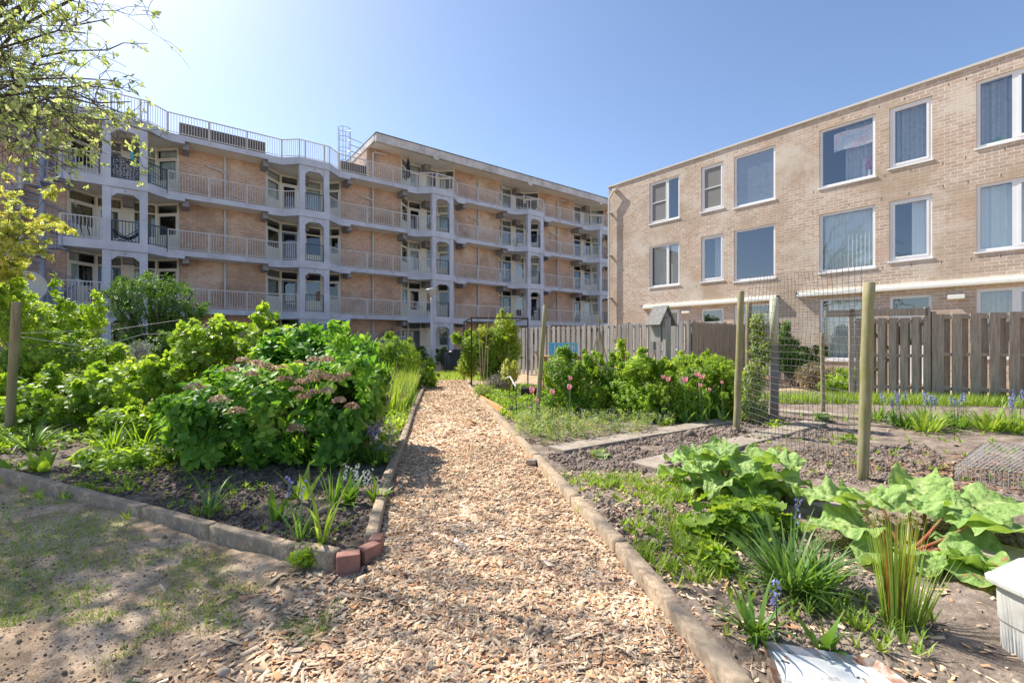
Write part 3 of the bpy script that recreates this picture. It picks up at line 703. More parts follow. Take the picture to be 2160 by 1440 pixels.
# hanging printed flag, vase of blossom, figurines behind glass
m, nt, p, o = nodes('flag_cloth'); f = noise(nt, 4.5, 3)
nt.links.new(ramp(nt, [(0.35, (0.45,0.52,0.60)), (0.5, (0.72,0.72,0.74)), (0.60, (0.75,0.48,0.46)), (0.68, (0.8,0.78,0.78))], f), p.inputs['Base Color']); p.inputs['Roughness'].default_value = 0.9
V = []
for i in range(21):
    for j in range(2):
        u = i/20; V.append(R(9.06+1.0*u, -0.17-0.01*math.sin(u*9), 7.42+0.62*j+0.02*math.sin(u*7)+0.08*u*(j-1) if False else 7.45+0.58*j+0.02*math.sin(u*7)))
tag(npmesh('picture_flag', V, [(2*i, 2*i+2, 2*i+3, 2*i+1) for i in range(20)], m, None, R(9.5, -0.17, 7.5)), 'pale printed cloth flag hanging behind a top-floor window', 'flag')
c = R(9.98, -0.22, 6.42); t = thing('vase', c, 'white vase with pink blossom on a top-floor window sill', 'vase')
MB().lathe([(0.03, 0), (0.045, 0.06), (0.02, 0.16), (0.025, 0.22)], c, 12).build('vase_body', M['white'], t, smooth=True)
rr = RS(4); m = MB()
for i in range(30):
    q = rr.normal(0, 1, 3)*np.array([0.05, 0.05, 0.1]); m.box(-0.018, 0.018, -0.018, 0.018, -0.018, 0.018, fr=lambda a, b, z, q=q: (c[0]+q[0]+a, c[1]+q[1]+b*0.6, c[2]+0.42+q[2]+z))
m.build('blossom', plain('magenta', (0.6,0.10,0.35), 0.8, 0.3, 20), t)
# plush toys and little sill figures
def blob(m, c, r, seg=8):
    P = [(r*math.sin(math.pi*i/6)+1e-3, -r*math.cos(math.pi*i/6)) for i in range(7)]; m.lathe(P, c, seg)
toys = [(12.5, 0.09, (0.35,0.36,0.36), 'grey plush toy, leftmost on the top-floor right window sill'), (12.66, 0.10, (0.10,0.33,0.15), 'dark green plush toy in the middle of the toys on the top-floor right sill'), (12.80, 0.09, (0.35,0.50,0.12), 'lime green plush toy next to the window mullion'), (13.08, 0.09, (0.60,0.25,0.35), 'pink plush toy right of the mullion on the top-floor right sill')]
for t_, r_, c_, l_ in toys:
    m = MB(); c = R(t_, -0.24, 6.46); blob(m, (c[0], c[1], c[2]+r_*1.0), r_); blob(m, (c[0]+0.04, c[1], c[2]+r_*2.0), r_*0.55)
    tag(m.build('plush_toy', plain('toy', c_, 0.95, 0.2, 20), None, c, smooth=True), l_, 'toy', 'plush toys on the window sill')

# ------------------------------------------------------------------ fences
rf_ = random.Random(11)
def board_fence(name, p0, p1, h, label, mat, w=0.14, gap=0.085, posts=(0, 0.5, 1), two_sided=True, zb=0.03, hs=None, side=1):
    L = math.hypot(p1[0]-p0[0], p1[1]-p0[1]); ex, ey = (p1[0]-p0[0])/L, (p1[1]-p0[1])/L
    fr = lambda a, b, z: (p0[0]+ex*a-ey*b*side, p0[1]+ey*a+ex*b*side, z)
    t = thing(name, (p0[0], p0[1], 0), label, 'fence')
    m = MB(fr); x = 0.0; i = 0
    V = []
    while x < L-0.04:
        e = min(x+w, L); j = rf_.uniform(-0.012, 0.012); tw = rf_.uniform(-0.006, 0.006)
        for (a, b, d0, d1) in (((x, e, -0.050, -0.028),) + (((x+(w+gap)/2+max(0, (w-gap)/2)-0.0, e+(w+gap)/2-max(0, (w-gap)/2)+0.0, 0.050, 0.068),) if two_sided and e+(w+gap)/2 < L else ())):
            m.add([(a, d0+tw, zb), (b, d0-tw, zb), (b, d1-tw, zb), (a, d1+tw, zb), (a, d0+tw, h+j), (b, d0-tw, h+j), (b, d1-tw, h+j-0.01), (a, d1+tw, h+j-0.01)],
                  [(0,3,2,1),(4,5,6,7),(0,1,5,4),(1,2,6,5),(2,3,7,6),(3,0,4,7)])
        x += w+gap
    m.build('board_panel', mat, t)
    for z in (0.25, h*0.52, h-0.12):
        MB(fr).box(0, L, -0.027, 0.049, z, z+0.07).build('rail', mat, t)
    for f in posts:
        MB(fr).box(L*f-0.035, L*f+0.035, -0.058, 0.058, 0, h+0.05).build('post', mat, t)
    return t
FA1 = (0.30, 18.94); FC = (5.12, 13.10)
board_fence('board_fence', FA1, FC, 1.9, 'long grey weathered plank fence behind the blue crate and bean poles', M['fence'], posts=(0.0, 0.24, 0.48, 0.72, 0.995), w=0.15, gap=0.10)
FB1 = (FC[0]+0.777*4.97, FC[1]+0.63*4.97)
board_fence('board_fence', (FC[0]+0.06, FC[1]+0.05), FB1, 1.9, 'brownish close-boarded fence turning from the grey fence toward the brick house', M['fence_w'], w=0.12, gap=0.03, posts=(0.02, 0.4, 0.8))
board_fence('board_fence', (9.31, 10.06), (13.2, 8.35), 1.93, 'brown-grey board fence on the right behind the bluebells', M['fence_w'], w=0.165, gap=0.14, posts=(0.0, 0.46, 0.93), side=1)
# gate
gt = board_fence('garden_gate', (8.02, 10.63), (9.20, 10.11), 1.86, 'brown plank garden gate with diagonal brace beside the right fence', M['fence_w'], w=0.13, gap=0.075, posts=())
gt['category'] = 'gate'
fr = lambda a, b, z: (8.02+0.915*a+0.403*b, 10.63-0.403*a+0.915*b, z)
MB(fr).bar((0.05, 0.05, 0.3), (0.72, 0.05, 1.0), 0.05).bar((0.72, 0.05, 1.05), (0.2, 0.05, 1.75), 0.05).build('brace', M['post_grey'], gt)
MB(fr).box(-0.6, 1.30, -0.05, 0.0, 1.90, 2.06).build('cross_beam', M['fence_w'], gt)
for x in (-0.12, 1.26): MB(fr).box(x, x+0.09, -0.05, 0.05, 0, 2.08).build('post', M['fence_w'], gt)

# ------------------------------------------------------------------ posts, poles and garden furniture
def post(name, px, py, H, r, lean, label, mat, ztop=None, dome=True, grp=None):
    x, y = gp(px, py); m = MB(); lx, ly = lean
    pts = []; rr_ = []; rp = random.Random(int(px))
    for i in range(9):
        f = i/8; pts.append((x+lx*f+rp.uniform(-1, 1)*0.004, y+ly*f, -0.1+(H+0.1)*f)); rr_.append(r*(1+rp.uniform(-0.04, 0.04)))
    pts.append((pts[-1][0], pts[-1][1], H+0.008)); rr_.append(r*0.85)
    m.tube(pts, rr_, 14); o = m.build(name, mat, None, (x, y, 0), smooth=True)
    try:
        for p_ in o.data.polygons:
            if abs(p_.normal.z) > 0.8: p_.use_smooth = False
    except Exception: pass
    return tag(o, label, 'post', grp)
P1 = post('garden_post', 18, 928, 1.83, 0.050, (0.11, 0), 'thick weathered round post at the far left of the beds', M['post_grey'])
P2 = post('garden_post', 1132, 882, 1.93, 0.040, (0.15, 0), 'slim greenish post leaning right beside the pink tulips near the path', M['post'])
P3 = post('garden_post', 1553, 915, 2.02, 0.047, (0.07, 0), 'mossy round post holding the left side of the wire mesh panel', M['post'])
P4 = post('garden_post', 1819, 1017, 1.85, 0.046, (0.06, 0), 'mossy round post holding the right side of the wire mesh panel', M['post'])
post('garden_post', 1577, 890, 1.93, 0.045, (0.02, 0), 'rough grey post with climbing plant just behind the wire mesh panel', M['post_grey'])
post('garden_stick', 1737, 874, 1.46, 0.035, (-0.03, 0), 'thin grey stick standing behind the wire mesh in front of the house window', M['post_grey'])
x, y = gp(1633, 884); t = thing('marker_post', (x, y, 0), 'square dark grey post with pale round upper sleeve behind the wire mesh', 'post')
fr = lambda a, b, z: (x+a*0.9+b*0.44, y-a*0.44+b*0.9, z)
MB(fr).box(-0.06, 0.06, -0.06, 0.06, -0.1, 1.28).build('lower_shaft', plain('grey_blue_paint', (0.20,0.22,0.23), 0.7, 0.25, 6, dirt=(0.30,0.17,0.13)), t)
MB().tube([(x, y, 1.27), (x, y, 2.06)], 0.068, 14).build('upper_sleeve', plain('cream_sleeve', (0.52,0.50,0.34), 0.7, 0.15, 6), t, smooth=True)
# wire mesh panel between posts
def wmesh(name, c00, c10, c01, c11, nu, nv, r, mat, label, cat, jit=0.006):
    m = MB(); rj = random.Random(4)
    def P(u, v):
        p = [(c00[i]*(1-u)+c10[i]*u)*(1-v)+(c01[i]*(1-u)+c11[i]*u)*v for i in range(3)]
        return (p[0]+0.02*math.sin(v*7+u*3), p[1]+0.04*math.sin(u*5+v*4)*(0.4+v), p[2]+0.012*math.sin(u*11+v*3))
    for i in range(nu+1):
        j = [rj.uniform(-jit, jit) for _ in range(nv+1)]
        m.tube([tuple(np.array(P(i/nu, k/nv))+np.array((j[k], 0, 0))) for k in range(nv+1)], r, 4, False)
    for k in range(nv+1): m.tube([P(i/nu, k/nv) for i in range(nu+1)], r, 4, False)
    return tag(m.build(name, mat, None, (c00[0], c00[1], 0)), label, cat)
a3 = gp(1565, 917); a4 = gp(1812, 1012)
wmesh('wire_mesh_panel', (a3[0], a3[1]-0.08, 0.0), (a4[0], a4[1]-0.02, 0.0), (a3[0]+0.08, a3[1]-0.02, 2.22), (a4[0]+0.05, a4[1], 2.02), 27, 27, 0.0023, M['mesh'], 'tall see-through wire mesh panel stretched between two mossy posts', 'mesh fence')
# flat mesh cage lying on the soil
c0, c1, c2, c3 = gp(2012, 1020), gp(2190, 1045), gp(2075, 965), gp(2300, 975)
t = thing('mesh_cage', (c0[0], c0[1], 0), 'low galvanised wire cage lying on the soil at the right edge', 'cage')
def flatmesh(a, b, c, d, nu, nv, par, nm):
    m = MB()
    L = lambda p, q, f: tuple(p[i]*(1-f)+q[i]*f for i in range(3))
    for i in range(nu+1): m.bar(L(a, b, i/nu), L(c, d, i/nu), 0.004)
    for i in range(nv+1): m.bar(L(a, c, i/nv), L(b, d, i/nv), 0.004)
    m.build(nm, M['mesh_g'], par)
h = 0.17; g3 = lambda p, z: (p[0], p[1], z)
flatmesh(g3(c0, h), g3(c1, h), g3(c2, h), g3(c3, h), 18, 18, t, 'top_mesh'); flatmesh(g3(c0, 0.01), g3(c1, 0.01), g3(c0, h), g3(c1, h), 18, 4, t, 'front_mesh')
flatmesh(g3(c0, 0.01), g3(c2, 0.01), g3(c0, h), g3(c2, h), 18, 4, t, 'side_mesh')
# bird house
x, y = 2.98, 8.75; t = thing('bird_house', (x, y, 0), 'grey wooden birdhouse with pitched roof on a double post', 'birdhouse')
yaw = 3.67; cr, sr = 0.85*math.cos(yaw), 0.85*math.sin(yaw); fr = lambda a, b, z: (x+cr*a-sr*b, y+sr*a+cr*b, z if z < 1.1 else 2.0-(2.0-z)*0.88)
MB(fr).box(-0.05, 0.05, -0.03, 0.07, 0, 1.75).box(0.06, 0.15, 0.0, 0.09, 0, 1.72).build('post', M['fence'], t)
m = MB(fr); m.vprism([(-0.17, 1.22), (0.17, 1.22), (0.17, 1.70), (0.0, 1.97), (-0.17, 1.70)], -0.33, -0.035); bd = m.build('box_body', M['fence'], t)
MB(fr).lathe([(0.03, 0), (0.03, 0.004)], (0, 0, 0), 12).build('entrance_hole', M['black'], bd) if False else MB(fr).vprism([(0.033*math.cos(i*0.5236), 1.62+0.033*math.sin(i*0.5236)) for i in range(12)], -0.335, -0.325).build('entrance_hole', M['black'], bd)
for sg in (-1, 1):
    m = MB(fr); m.add([(0.0, -0.40, 2.02), (sg*0.28, -0.40, 1.59), (sg*0.26, -0.40, 1.57), (0, -0.40, 1.985), (0.0, 0.04, 2.02), (sg*0.28, 0.04, 1.59), (sg*0.26, 0.04, 1.57), (0, 0.04, 1.985)],
        [(0,1,2,3),(7,6,5,4),(0,4,5,1),(1,5,6,2),(2,6,7,3),(3,7,4,0)]); m.build('roof_board', M['dark_wood'], t)
# street lamp
x, y = -3.95, 22.3; t = thing('street_lamp', (x, y, 0), 'grey street lamp with flat mushroom head at the end of the path', 'street lamp')
MB().tube([(x, y, 0), (x, y, 1.0), (x, y, 3.62)], [0.075, 0.07, 0.045], 12).build('pole', M['pipe'], t, smooth=True)
MB().lathe([(0.07, 3.55), (0.10, 3.62), (0.26, 3.80), (0.27, 3.83)], (x, y, 0), 20).build('lamp_glass', plain('lamp_glass', (0.50,0.50,0.45), 0.3, 0.05), t, smooth=True)
MB().lathe([(0.30, 3.82), (0.30, 3.86), (0.22, 3.92), (0.06, 3.96)], (x, y, 0), 20).build('lamp_cap', plain('lamp_cap', (0.40,0.42,0.38), 0.5, 0.2, 5), t, smooth=True)
# covered barbecue at the path end
x, y = -2.45, 19.3; t = thing('covered_barbecue', (x, y, 0), 'barbecue under a crumpled black plastic cover at the end of the path', 'barbecue')
V = []; F = []; rr = RS(2); nu, nv = 56, 16
for j in range(nv+1):
    f = j/nv; z = 0.02+0.98*f
    for i in range(nu):
        a = 2*math.pi*i/nu; rx = 0.42*(1-0.25*f**3)+0.05*math.sin(a*2+f*2); ry = 0.30*(1-0.3*f**3); fold = 1+0.09*math.sin(a*9+2.2*f*math.sin(a*2))*(1-0.6*f)+0.04*math.sin(a*17+f*5)
        sh = 0.22*math.exp(-((math.cos(a)-1)**2)*3)*max(0, 1-abs(f-0.75)*4)
        zz = z*(0.78+0.22*(1 if math.cos(a) > 0 else 0.55+0.45*math.exp(-math.cos(a)**2*4)))
        V.append((x+(rx*fold+sh)*math.cos(a), y+ry*fold*math.sin(a), zz))
V.append((x+0.1, y, 0.98)); top = len(V)-1
Fq = [(j*nu+i, j*nu+(i+1) % nu, (j+1)*nu+(i+1) % nu, (j+1)*nu+i) for j in range(nv) for i in range(nu)]
npmesh('plastic_cover', V, Fq + [(nv*nu+i, nv*nu+(i+1) % nu, top, top) for i in range(0)], plain('black_plastic', (0.018,0.02,0.025), 0.35, 0.2, 4), t, smooth=True)
MB().lathe([(0.30, 0.80), (0.25, 0.93), (0.1, 0.97)], (x, y, 0), 20).build('lid_cover', plain('black_plastic_b', (0.018,0.02,0.025), 0.35, 0.2, 4), t, smooth=True)
# black metal arch
x0, y0 = -1.12, 12.6; t = thing('garden_arch', (x0, y0, 0), 'flat-topped black metal garden frame around the yellow-green shrub', 'garden frame')
m = MB(); cn_ = [(-1.12, 12.6), (-1.60, 15.2), (0.45, 12.9), (0.0, 15.4)]
for c in cn_: MB().bar((c[0], c[1], 0), (c[0], c[1], 1.98), 0.036).build('post', M['black'], t)
for a, b in ((0, 1), (0, 2), (1, 3), (2, 3)): MB().bar((*cn_[a], 1.98), (*cn_[b], 1.98), 0.036).build('top_bar', M['black'], t)
# blue crate on an orange wooden table
x, y = 1.02, 9.3; t = thing('wooden_bench_table', (x, y, 0), 'small orange wooden potting table under the blue crate', 'table'); yaw = -0.25; cr, sr = math.cos(yaw), math.sin(yaw)
fr = lambda a, b, z: (x+cr*a-sr*b, y+sr*a+cr*b, z)
for i in range(3): MB(fr).box(-0.42, 0.42, -0.21+i*0.145, -0.08+i*0.145, 1.00, 1.025).build('top_plank', M['orange_wood'], t)
for a in (-0.38, 0.34):
    for b in (-0.19, 0.16): MB(fr).bar((a*1.15, b*1.1, 0), (a, b, 1.0), 0.045).build('leg', M['orange_wood'], t)
MB(fr).box(-0.4, 0.4, -0.22, -0.19, 0.55, 0.61).build('cross_rail', M['orange_wood'], t)
MB(fr).bar((-0.5, -0.22, 1.12), (-0.26, -0.2, 0.62), 0.04).build('side_arm', M['orange_wood'], t)
t2 = thing('blue_crate', (x+0.04, y, 1.03), 'light blue perforated plastic crate on the orange wooden table', 'crate')
m = MB(fr); X0, X1, Y0, Y1, Z0, Z1 = -0.24, 0.30, -0.17, 0.18, 1.03, 1.29
def wallgrid(m, axis, c, a0, a1):
    th = 0.012; nx = int((a1-a0)/0.045)
    def bx(u0, u1, z0, z1):
        if axis == 'x': m.box(u0, u1, c, c+th, z0, z1)
        else: m.box(c, c+th, u0, u1, z0, z1)
    bx(a0, a1, Z0, Z0+0.05); bx(a0, a1, Z1-0.04, Z1); bx(a0, a1, Z0+0.095, Z0+0.115)
    for i in range(nx+1):
        u = a0+(a1-a0)*i/nx; w_ = 0.045 if i % 4 == 0 else 0.018; bx(max(a0, u-w_/2), min(a1, u+w_/2), Z0+0.05, Z0+0.095); bx(max(a0, u-w_/2), min(a1, u+w_/2), Z0+0.115, Z1-0.04)
wallgrid(m, 'x', Y0, X0, X1); wallgrid(m, 'x', Y1, X0, X1); wallgrid(m, 'y', X0, Y0+0.013, Y1-0.001); wallgrid(m, 'y', X1-0.012, Y0+0.013, Y1-0.001); m.box(X0+0.013, X1-0.013, Y0+0.013, Y1-0.001, Z0, Z0+0.01)
m.build('crate_walls', plain('light_blue_plastic', (0.16,0.50,0.70), 0.45, 0.06, 4), t2)
MB(fr).box(X0-0.012, X1+0.012, Y0-0.013, Y0-0.001, Z1-0.03, Z1+0.006).build('rim', plain('light_blue_plastic2', (0.20,0.55,0.74), 0.45, 0.06, 4), t2)
# bean pole teepee and canes
x, y = 1.90, 9.9; t = thing('bean_teepee', (x, y, 0), 'teepee of thin branches tied at the top in front of the grey fence', 'bean poles')
rt = random.Random(7)
for i in range(9):
    a = i*0.7; r0 = 0.42+rt.uniform(-0.1, 0.05); bx_, by_ = x+r0*math.cos(a), y+r0*math.sin(a)*0.8; e = rt.uniform(1.05, 1.25)
    m = MB(); pts = []
    for k in range(6):
        f = k/5*e; pts.append((bx_+(x-bx_)*f+rt.uniform(-1, 1)*0.012, by_+(y-by_)*f, 1.65*f))
    m.tube(pts, [0.014-0.0015*k for k in range(6)], 6); m.build('branch_pole', M['bamboo'] if i % 2 else M['post_grey'], t)
def cane(px, py, pt, ptx, Y, label, mat, r=0.009):
    b = at(px, py, Y); e = at(ptx, pt, Y); m = MB(); rt = random.Random(px)
    pts = [(b[0]+(e[0]-b[0])*f+rt.uniform(-1, 1)*0.01, Y, (e[2])*f) for f in (0, 0.25, 0.5, 0.75, 1)]
    m.tube(pts, r, 6); return tag(m.build('bamboo_cane', mat, None, (b[0], Y, 0)), label, 'cane', 'garden canes')
cane(1017, 836, 660, 1031, 10.5, 'tallest bamboo cane of the bundle by the right path edge', M['bamboo'])
cane(1015, 836, 700, 1010, 10.55, 'bamboo cane leaning left in the bundle by the right path edge', M['bamboo'])
cane(1022, 838, 716, 1016, 10.45, 'shorter bamboo cane in the middle of the bundle by the right path edge', M['bamboo'])
cane(1026, 838, 728, 1030, 10.4, 'bamboo cane rightmost in the bundle by the right path edge', M['bamboo'])
cane(1076, 855, 730, 1073, 9.2, 'thin cane standing between the bundle and the slim leaning post', M['post_grey'])
cane(1068, 810, 755, 1064, 11, 'short grey cane behind the seedling trays', M['post_grey'])
cane(1307, 760, 640, 1301, 10.2, 'long thin cane against the grey fence right of the teepee', M['post_grey'])
cane(1321, 780, 690, 1320, 10.0, 'orange cane upright against the grey fence left of the birdhouse', M['orange_wood'], 0.014)
cane(1312, 770, 675, 1308, 10.1, 'pale cane next to the orange cane', M['bamboo'])
cane(1092, 905, 815, 1088, 7.0, 'short black metal stake beside the right path edging', M['black'], 0.008)
m = MB(); a_ = at(1088, 815, 7.0); b_ = at(1066, 798, 8.5); m.tube([a_, ((a_[0]+b_[0])/2, 7.7, a_[2]+0.10), b_], 0.012, 6)
tag(m.build('hose_arc', M['pipe'], None, a_), 'pale bent tube arching over the seedlings by the path', 'tube')
m = MB(); a_ = gp(1093, 868); m.box(a_[0]-0.16, a_[0]+0.16, a_[1]-0.1, a_[1]+0.1, 0.0, 0.07); tag(m.build('seed_tray', M['black'], None, (*a_, 0), bevel=0.01), 'flat dark plant tray among seedlings beside the path', 'tray')
a_ = at(1125, 818, 10.2); m = MB(); m.box(a_[0]-0.28, a_[0]+0.28, 10.05, 10.35, 0.12, 0.28); tag(m.build('planter_box', M['black'], None, (a_[0], 10.2, 0.1), bevel=0.01), 'long dark planter box with seedlings behind the leaning post', 'planter')
m = MB(); m.box(a_[0]-0.35, a_[0]+0.35, 9.95, 10.45, 0.0, 0.118); tag(m.build('planter_stand', M['fence'], None, (a_[0], 10.2, 0)), 'low wooden stand under the dark planter box', 'stand')
# small name boards on the ground floor shelf, planter shelf and lattice of the apartment block
def shelfpots():
    t = thing('plant_shelf', A(14.0, -1.4, 0), 'grey shelf against the ground-floor brick wall left of the lamp', 'shelf')
    MB(A).box(13.2, 14.6, -1.75, -1.2, 1.62, 1.70).build('shelf_top', M['pipe'], t)
    MB(A).box(13.25, 14.55, -1.7, -1.25, 0, 1.618).build('cabinet', M['door_grey'], t)
    for i, (s, h_, c_) in enumerate(((13.4, 0.42, (0.35,0.33,0.3)), (13.85, 0.45, (0.03,0.03,0.03)), (14.3, 0.4, (0.2,0.25,0.3)))):
        c = A(s, -1.45, 1.70); m = MB(); m.lathe([(0.09, 0), (0.12, h_*0.3), (0.06, h_*0.55), (0.09, h_*0.75), (0.03, h_)], c, 10)
        tag(m.build('garden_ornament', plain('orn', c_, 0.7, 0.3, 9), None, c, smooth=True), ['pale grey ornament, left one on the ground-floor shelf', 'black ornament, middle one on the ground-floor shelf', 'blue-grey ornament, right one on the ground-floor shelf'][i], 'ornament', 'ornaments on the ground-floor shelf')
shelfpots()
m = MB(A)
for i in range(9):
    x = 11.2+i*0.16; m.bar((x, -1.85, 0.9), (x+0.7, -1.85, 1.9), 0.02); m.bar((x+0.7, -1.87, 0.9), (x, -1.87, 1.9), 0.02)
tag(m.build('garden_trellis', M['white'], None, A(11.8, -1.85, 0)), 'white lattice trellis on the ground-floor brick wall left of the shelf', 'trellis')
# timber screen with wisteria on the ground floor of the second bay
x = 0
board_fence('garden_screen', (-9.6, 22.9), (-7.9, 24.2), 1.75, 'short dark plank screen beneath the wisteria', M['fence_w'], posts=(0, 1), w=0.12, gap=0.04)
# garden seat by the lamp
chair('garden_chair', (-3.1, 21.6, 0), 0.3, 'black slatted garden chair beside the barbecue cover', M['black'])['group'] = ''
del bpy.data.objects['garden_chair']['group']
# white bin
bx0, by0 = gp(2082, 1500)
t = thing('white_bin', (2.15, 1.74, 0), 'white plastic bin with a moulded lid at the lower right corner', 'bin')
x, y = 2.28, 1.78; rz = 0.12; cr, sr = math.cos(rz), math.sin(rz); fr = lambda a, b, z: (x+cr*a-sr*b, y+sr*a+cr*b, z*0.87)
def ring(m, secs, close=True):
    n = 24; P = []
    for (w, d, z) in secs:
        for k in range(n):
            a = 2*math.pi*(k+0.5)/n; ca, sa = math.cos(a), math.sin(a); e = 0.28
            P.append((w*math.copysign(abs(ca)**e, ca), d*math.copysign(abs(sa)**e, sa), z))
    f = [(i*n+k, i*n+(k+1) % n, (i+1)*n+(k+1) % n, (i+1)*n+k) for i in range(len(secs)-1) for k in range(n)]
    f += [tuple(range(n-1, -1, -1)), tuple((len(secs)-1)*n+k for k in range(n))]
    m.add(P, f)
WP = plain('white_plastic', (0.62,0.61,0.57), 0.4, 0.08, 6, dirt=(0.42,0.40,0.35))
m = MB(fr); ring(m, [(0.205, 0.185, 0), (0.21, 0.19, 0.015), (0.212, 0.192, 0.15), (0.218, 0.197, 0.157), (0.222, 0.20, 0.33)]); m.build('bin_body', WP, t, smooth=False, bevel=0.004)
m = MB(fr); ring(m, [(0.236, 0.212, 0.325), (0.248, 0.224, 0.33), (0.25, 0.226, 0.352), (0.238, 0.215, 0.362), (0.175, 0.155, 0.452), (0.16, 0.14, 0.462)]); lid = m.build('lid', WP, t, smooth=False, bevel=0.004)
m = MB(fr); ring(m, [(0.035, 0.125, 0.43), (0.03, 0.12, 0.475), (0.02, 0.11, 0.488)]); m.build('handle', WP, lid, smooth=True)
# rusty enamel tray lying at the bottom right
m, nt, p, o = nodes('rusty_enamel'); f = noise(nt, 5, 7, 0.7)
c = ramp(nt, [(0.38, (0.22,0.11,0.06)), (0.44, (0.33,0.30,0.27)), (0.50, (0.62,0.62,0.60)), (0.7, (0.74,0.74,0.72))], f); nt.links.new(c, p.inputs['Base Color']); p.inputs['Roughness'].default_value = 0.4; EN = m
m, nt, p, o = nodes('rusty_edge'); f = noise(nt, 11, 7, 0.7)
c = ramp(nt, [(0.40, (0.22,0.09,0.04)), (0.50, (0.36,0.27,0.2)), (0.58, (0.38,0.38,0.38)), (0.7, (0.15,0.17,0.2))], f); nt.links.new(c, p.inputs['Base Color']); p.inputs['Roughness'].default_value = 0.6; RE = m
q = [gp(1607, 1352, 0.05), gp(1850, 1392, 0.05), gp(1995, 1500, 0.05), gp(1660, 1530, 0.05)]
t = thing('rusty_tray', (*q[0], 0), 'white enamelled metal tray with rusty rim lying on the soil', 'tray')
cx_, cy_ = sum(a[0] for a in q)/4, sum(a[1] for a in q)/4
ins = [(cx_+(a-cx_)*0.86, cy_+(b-cy_)*0.86) for a, b in q]
MB().prism(ins[::-1] if False else [ins[0], ins[3], ins[2], ins[1]], 0.028, 0.034).build('tray_base', EN, t)
m = MB()
for i in range(4):
    j = (i+1) % 4; m.add([(*q[i], 0.055), (*q[j], 0.055), (*ins[j], 0.033), (*ins[i], 0.033), (*q[i], 0.050), (*q[j], 0.050), (*ins[j], 0.026), (*ins[i], 0.026)], [(0,3,2,1), (4,5,6,7), (0,1,5,4), (2,3,7,6)])
m.build('tray_rim', RE, t)
# washing line wires on the left
def wire(name, pts, label, r=0.004):
    m = MB(); m.tube(pts, r, 4, False); tag(m.build(name, M['mesh_g'], None, pts[0]), label, 'wire')
e1 = at(35, 703, 6.15); e2 = at(440, 668, 7.4)
post('garden_stick', 383, 850, 1.75, 0.018, (0.0, 0), 'thin stake with crossbar holding the wires behind the hydrangea', M['post_grey'])
wire('garden_wire', [e1, at(240, 695, 6.7), at(383, 674, 8.9)], 'upper thin wire running from the left post to the stake')
wire('garden_wire', [at(35, 708, 6.15), at(200, 735, 6.4), at(300, 705, 7.5), at(383, 702, 8.9)], 'lower sagging wire running from the left post to the stake')

# potted plants standing on the galleries
M['pot'] = plain('terracotta', (0.42,0.20,0.12), 0.85, 0.2, 9)
def potplant(c, r, h, label, leafc, seed, mat=None):
    t = thing('potted_plant', c, label, 'plant', 'potted plants on the galleries'); rs = np.random.RandomState(seed)
    MB().lathe([(r*0.7, 0), (r, r*1.5), (r*1.08, r*1.5), (r*1.08, r*1.7), (r*0.9, r*1.7)], c, 14).build('pot', mat or M['pot'], t)
    n = 90; d = nrm(rs.normal(0, 1, (n, 3))); P = np.array(c)+np.array([0, 0, r*1.7+h*0.5])+d*np.array([r*1.5, r*1.5, h*0.55])*rs.rand(n, 1)**0.4
    Yd = nrm(d+rs.normal(0, 0.5, (n, 3))); X = nrm(np.cross(Yd, rs.normal(0, 1, (n, 3)))); L = 0.10
    V = np.stack([P, P+Yd*L*0.5+X*L*0.25, P+Yd*L, P+Yd*L*0.5-X*L*0.25], 1).reshape(-1, 3)
    npmesh('foliage', V, np.arange(4*n).reshape(-1, 4), leafmat('pot_leaf', [tuple(q*0.6 for q in leafc), leafc], 0.35), t, rnd=np.repeat(rs.rand(n), 4))
for (s_, n_, lv, r_, h_, lc, lab) in [(33.3, -0.35, 3, 0.16, 0.5, (0.10,0.22,0.05), 'dark green potted plant on the penthouse gallery next to the brick house corner'), (9.55, -0.6, 0, 0.14, 0.4, (0.2,0.32,0.08), 'potted plant on the lowest balcony above the wisteria'),
    (17.9, -0.9, 1, 0.13, 0.45, (0.12,0.25,0.06), 'potted plant on the second balcony right of the lamp columns'), (-0.35, -0.5, 0, 0.15, 0.5, (0.12,0.24,0.05), 'potted plant on the lowest balcony beside the spiral stair'), (16.0, -0.35, 2, 0.12, 0.35, (0.2,0.3,0.1), 'small potted plant on the upper balcony below the penthouse'), (23.6, -1.0, 2, 0.14, 0.5, (0.1,0.2,0.05), 'potted plant on the balcony under the penthouse wicker chairs')]:
    potplant(A(s_, n_, ZT[lv]), r_, h_, lab, lc, int(s_*10)+50)

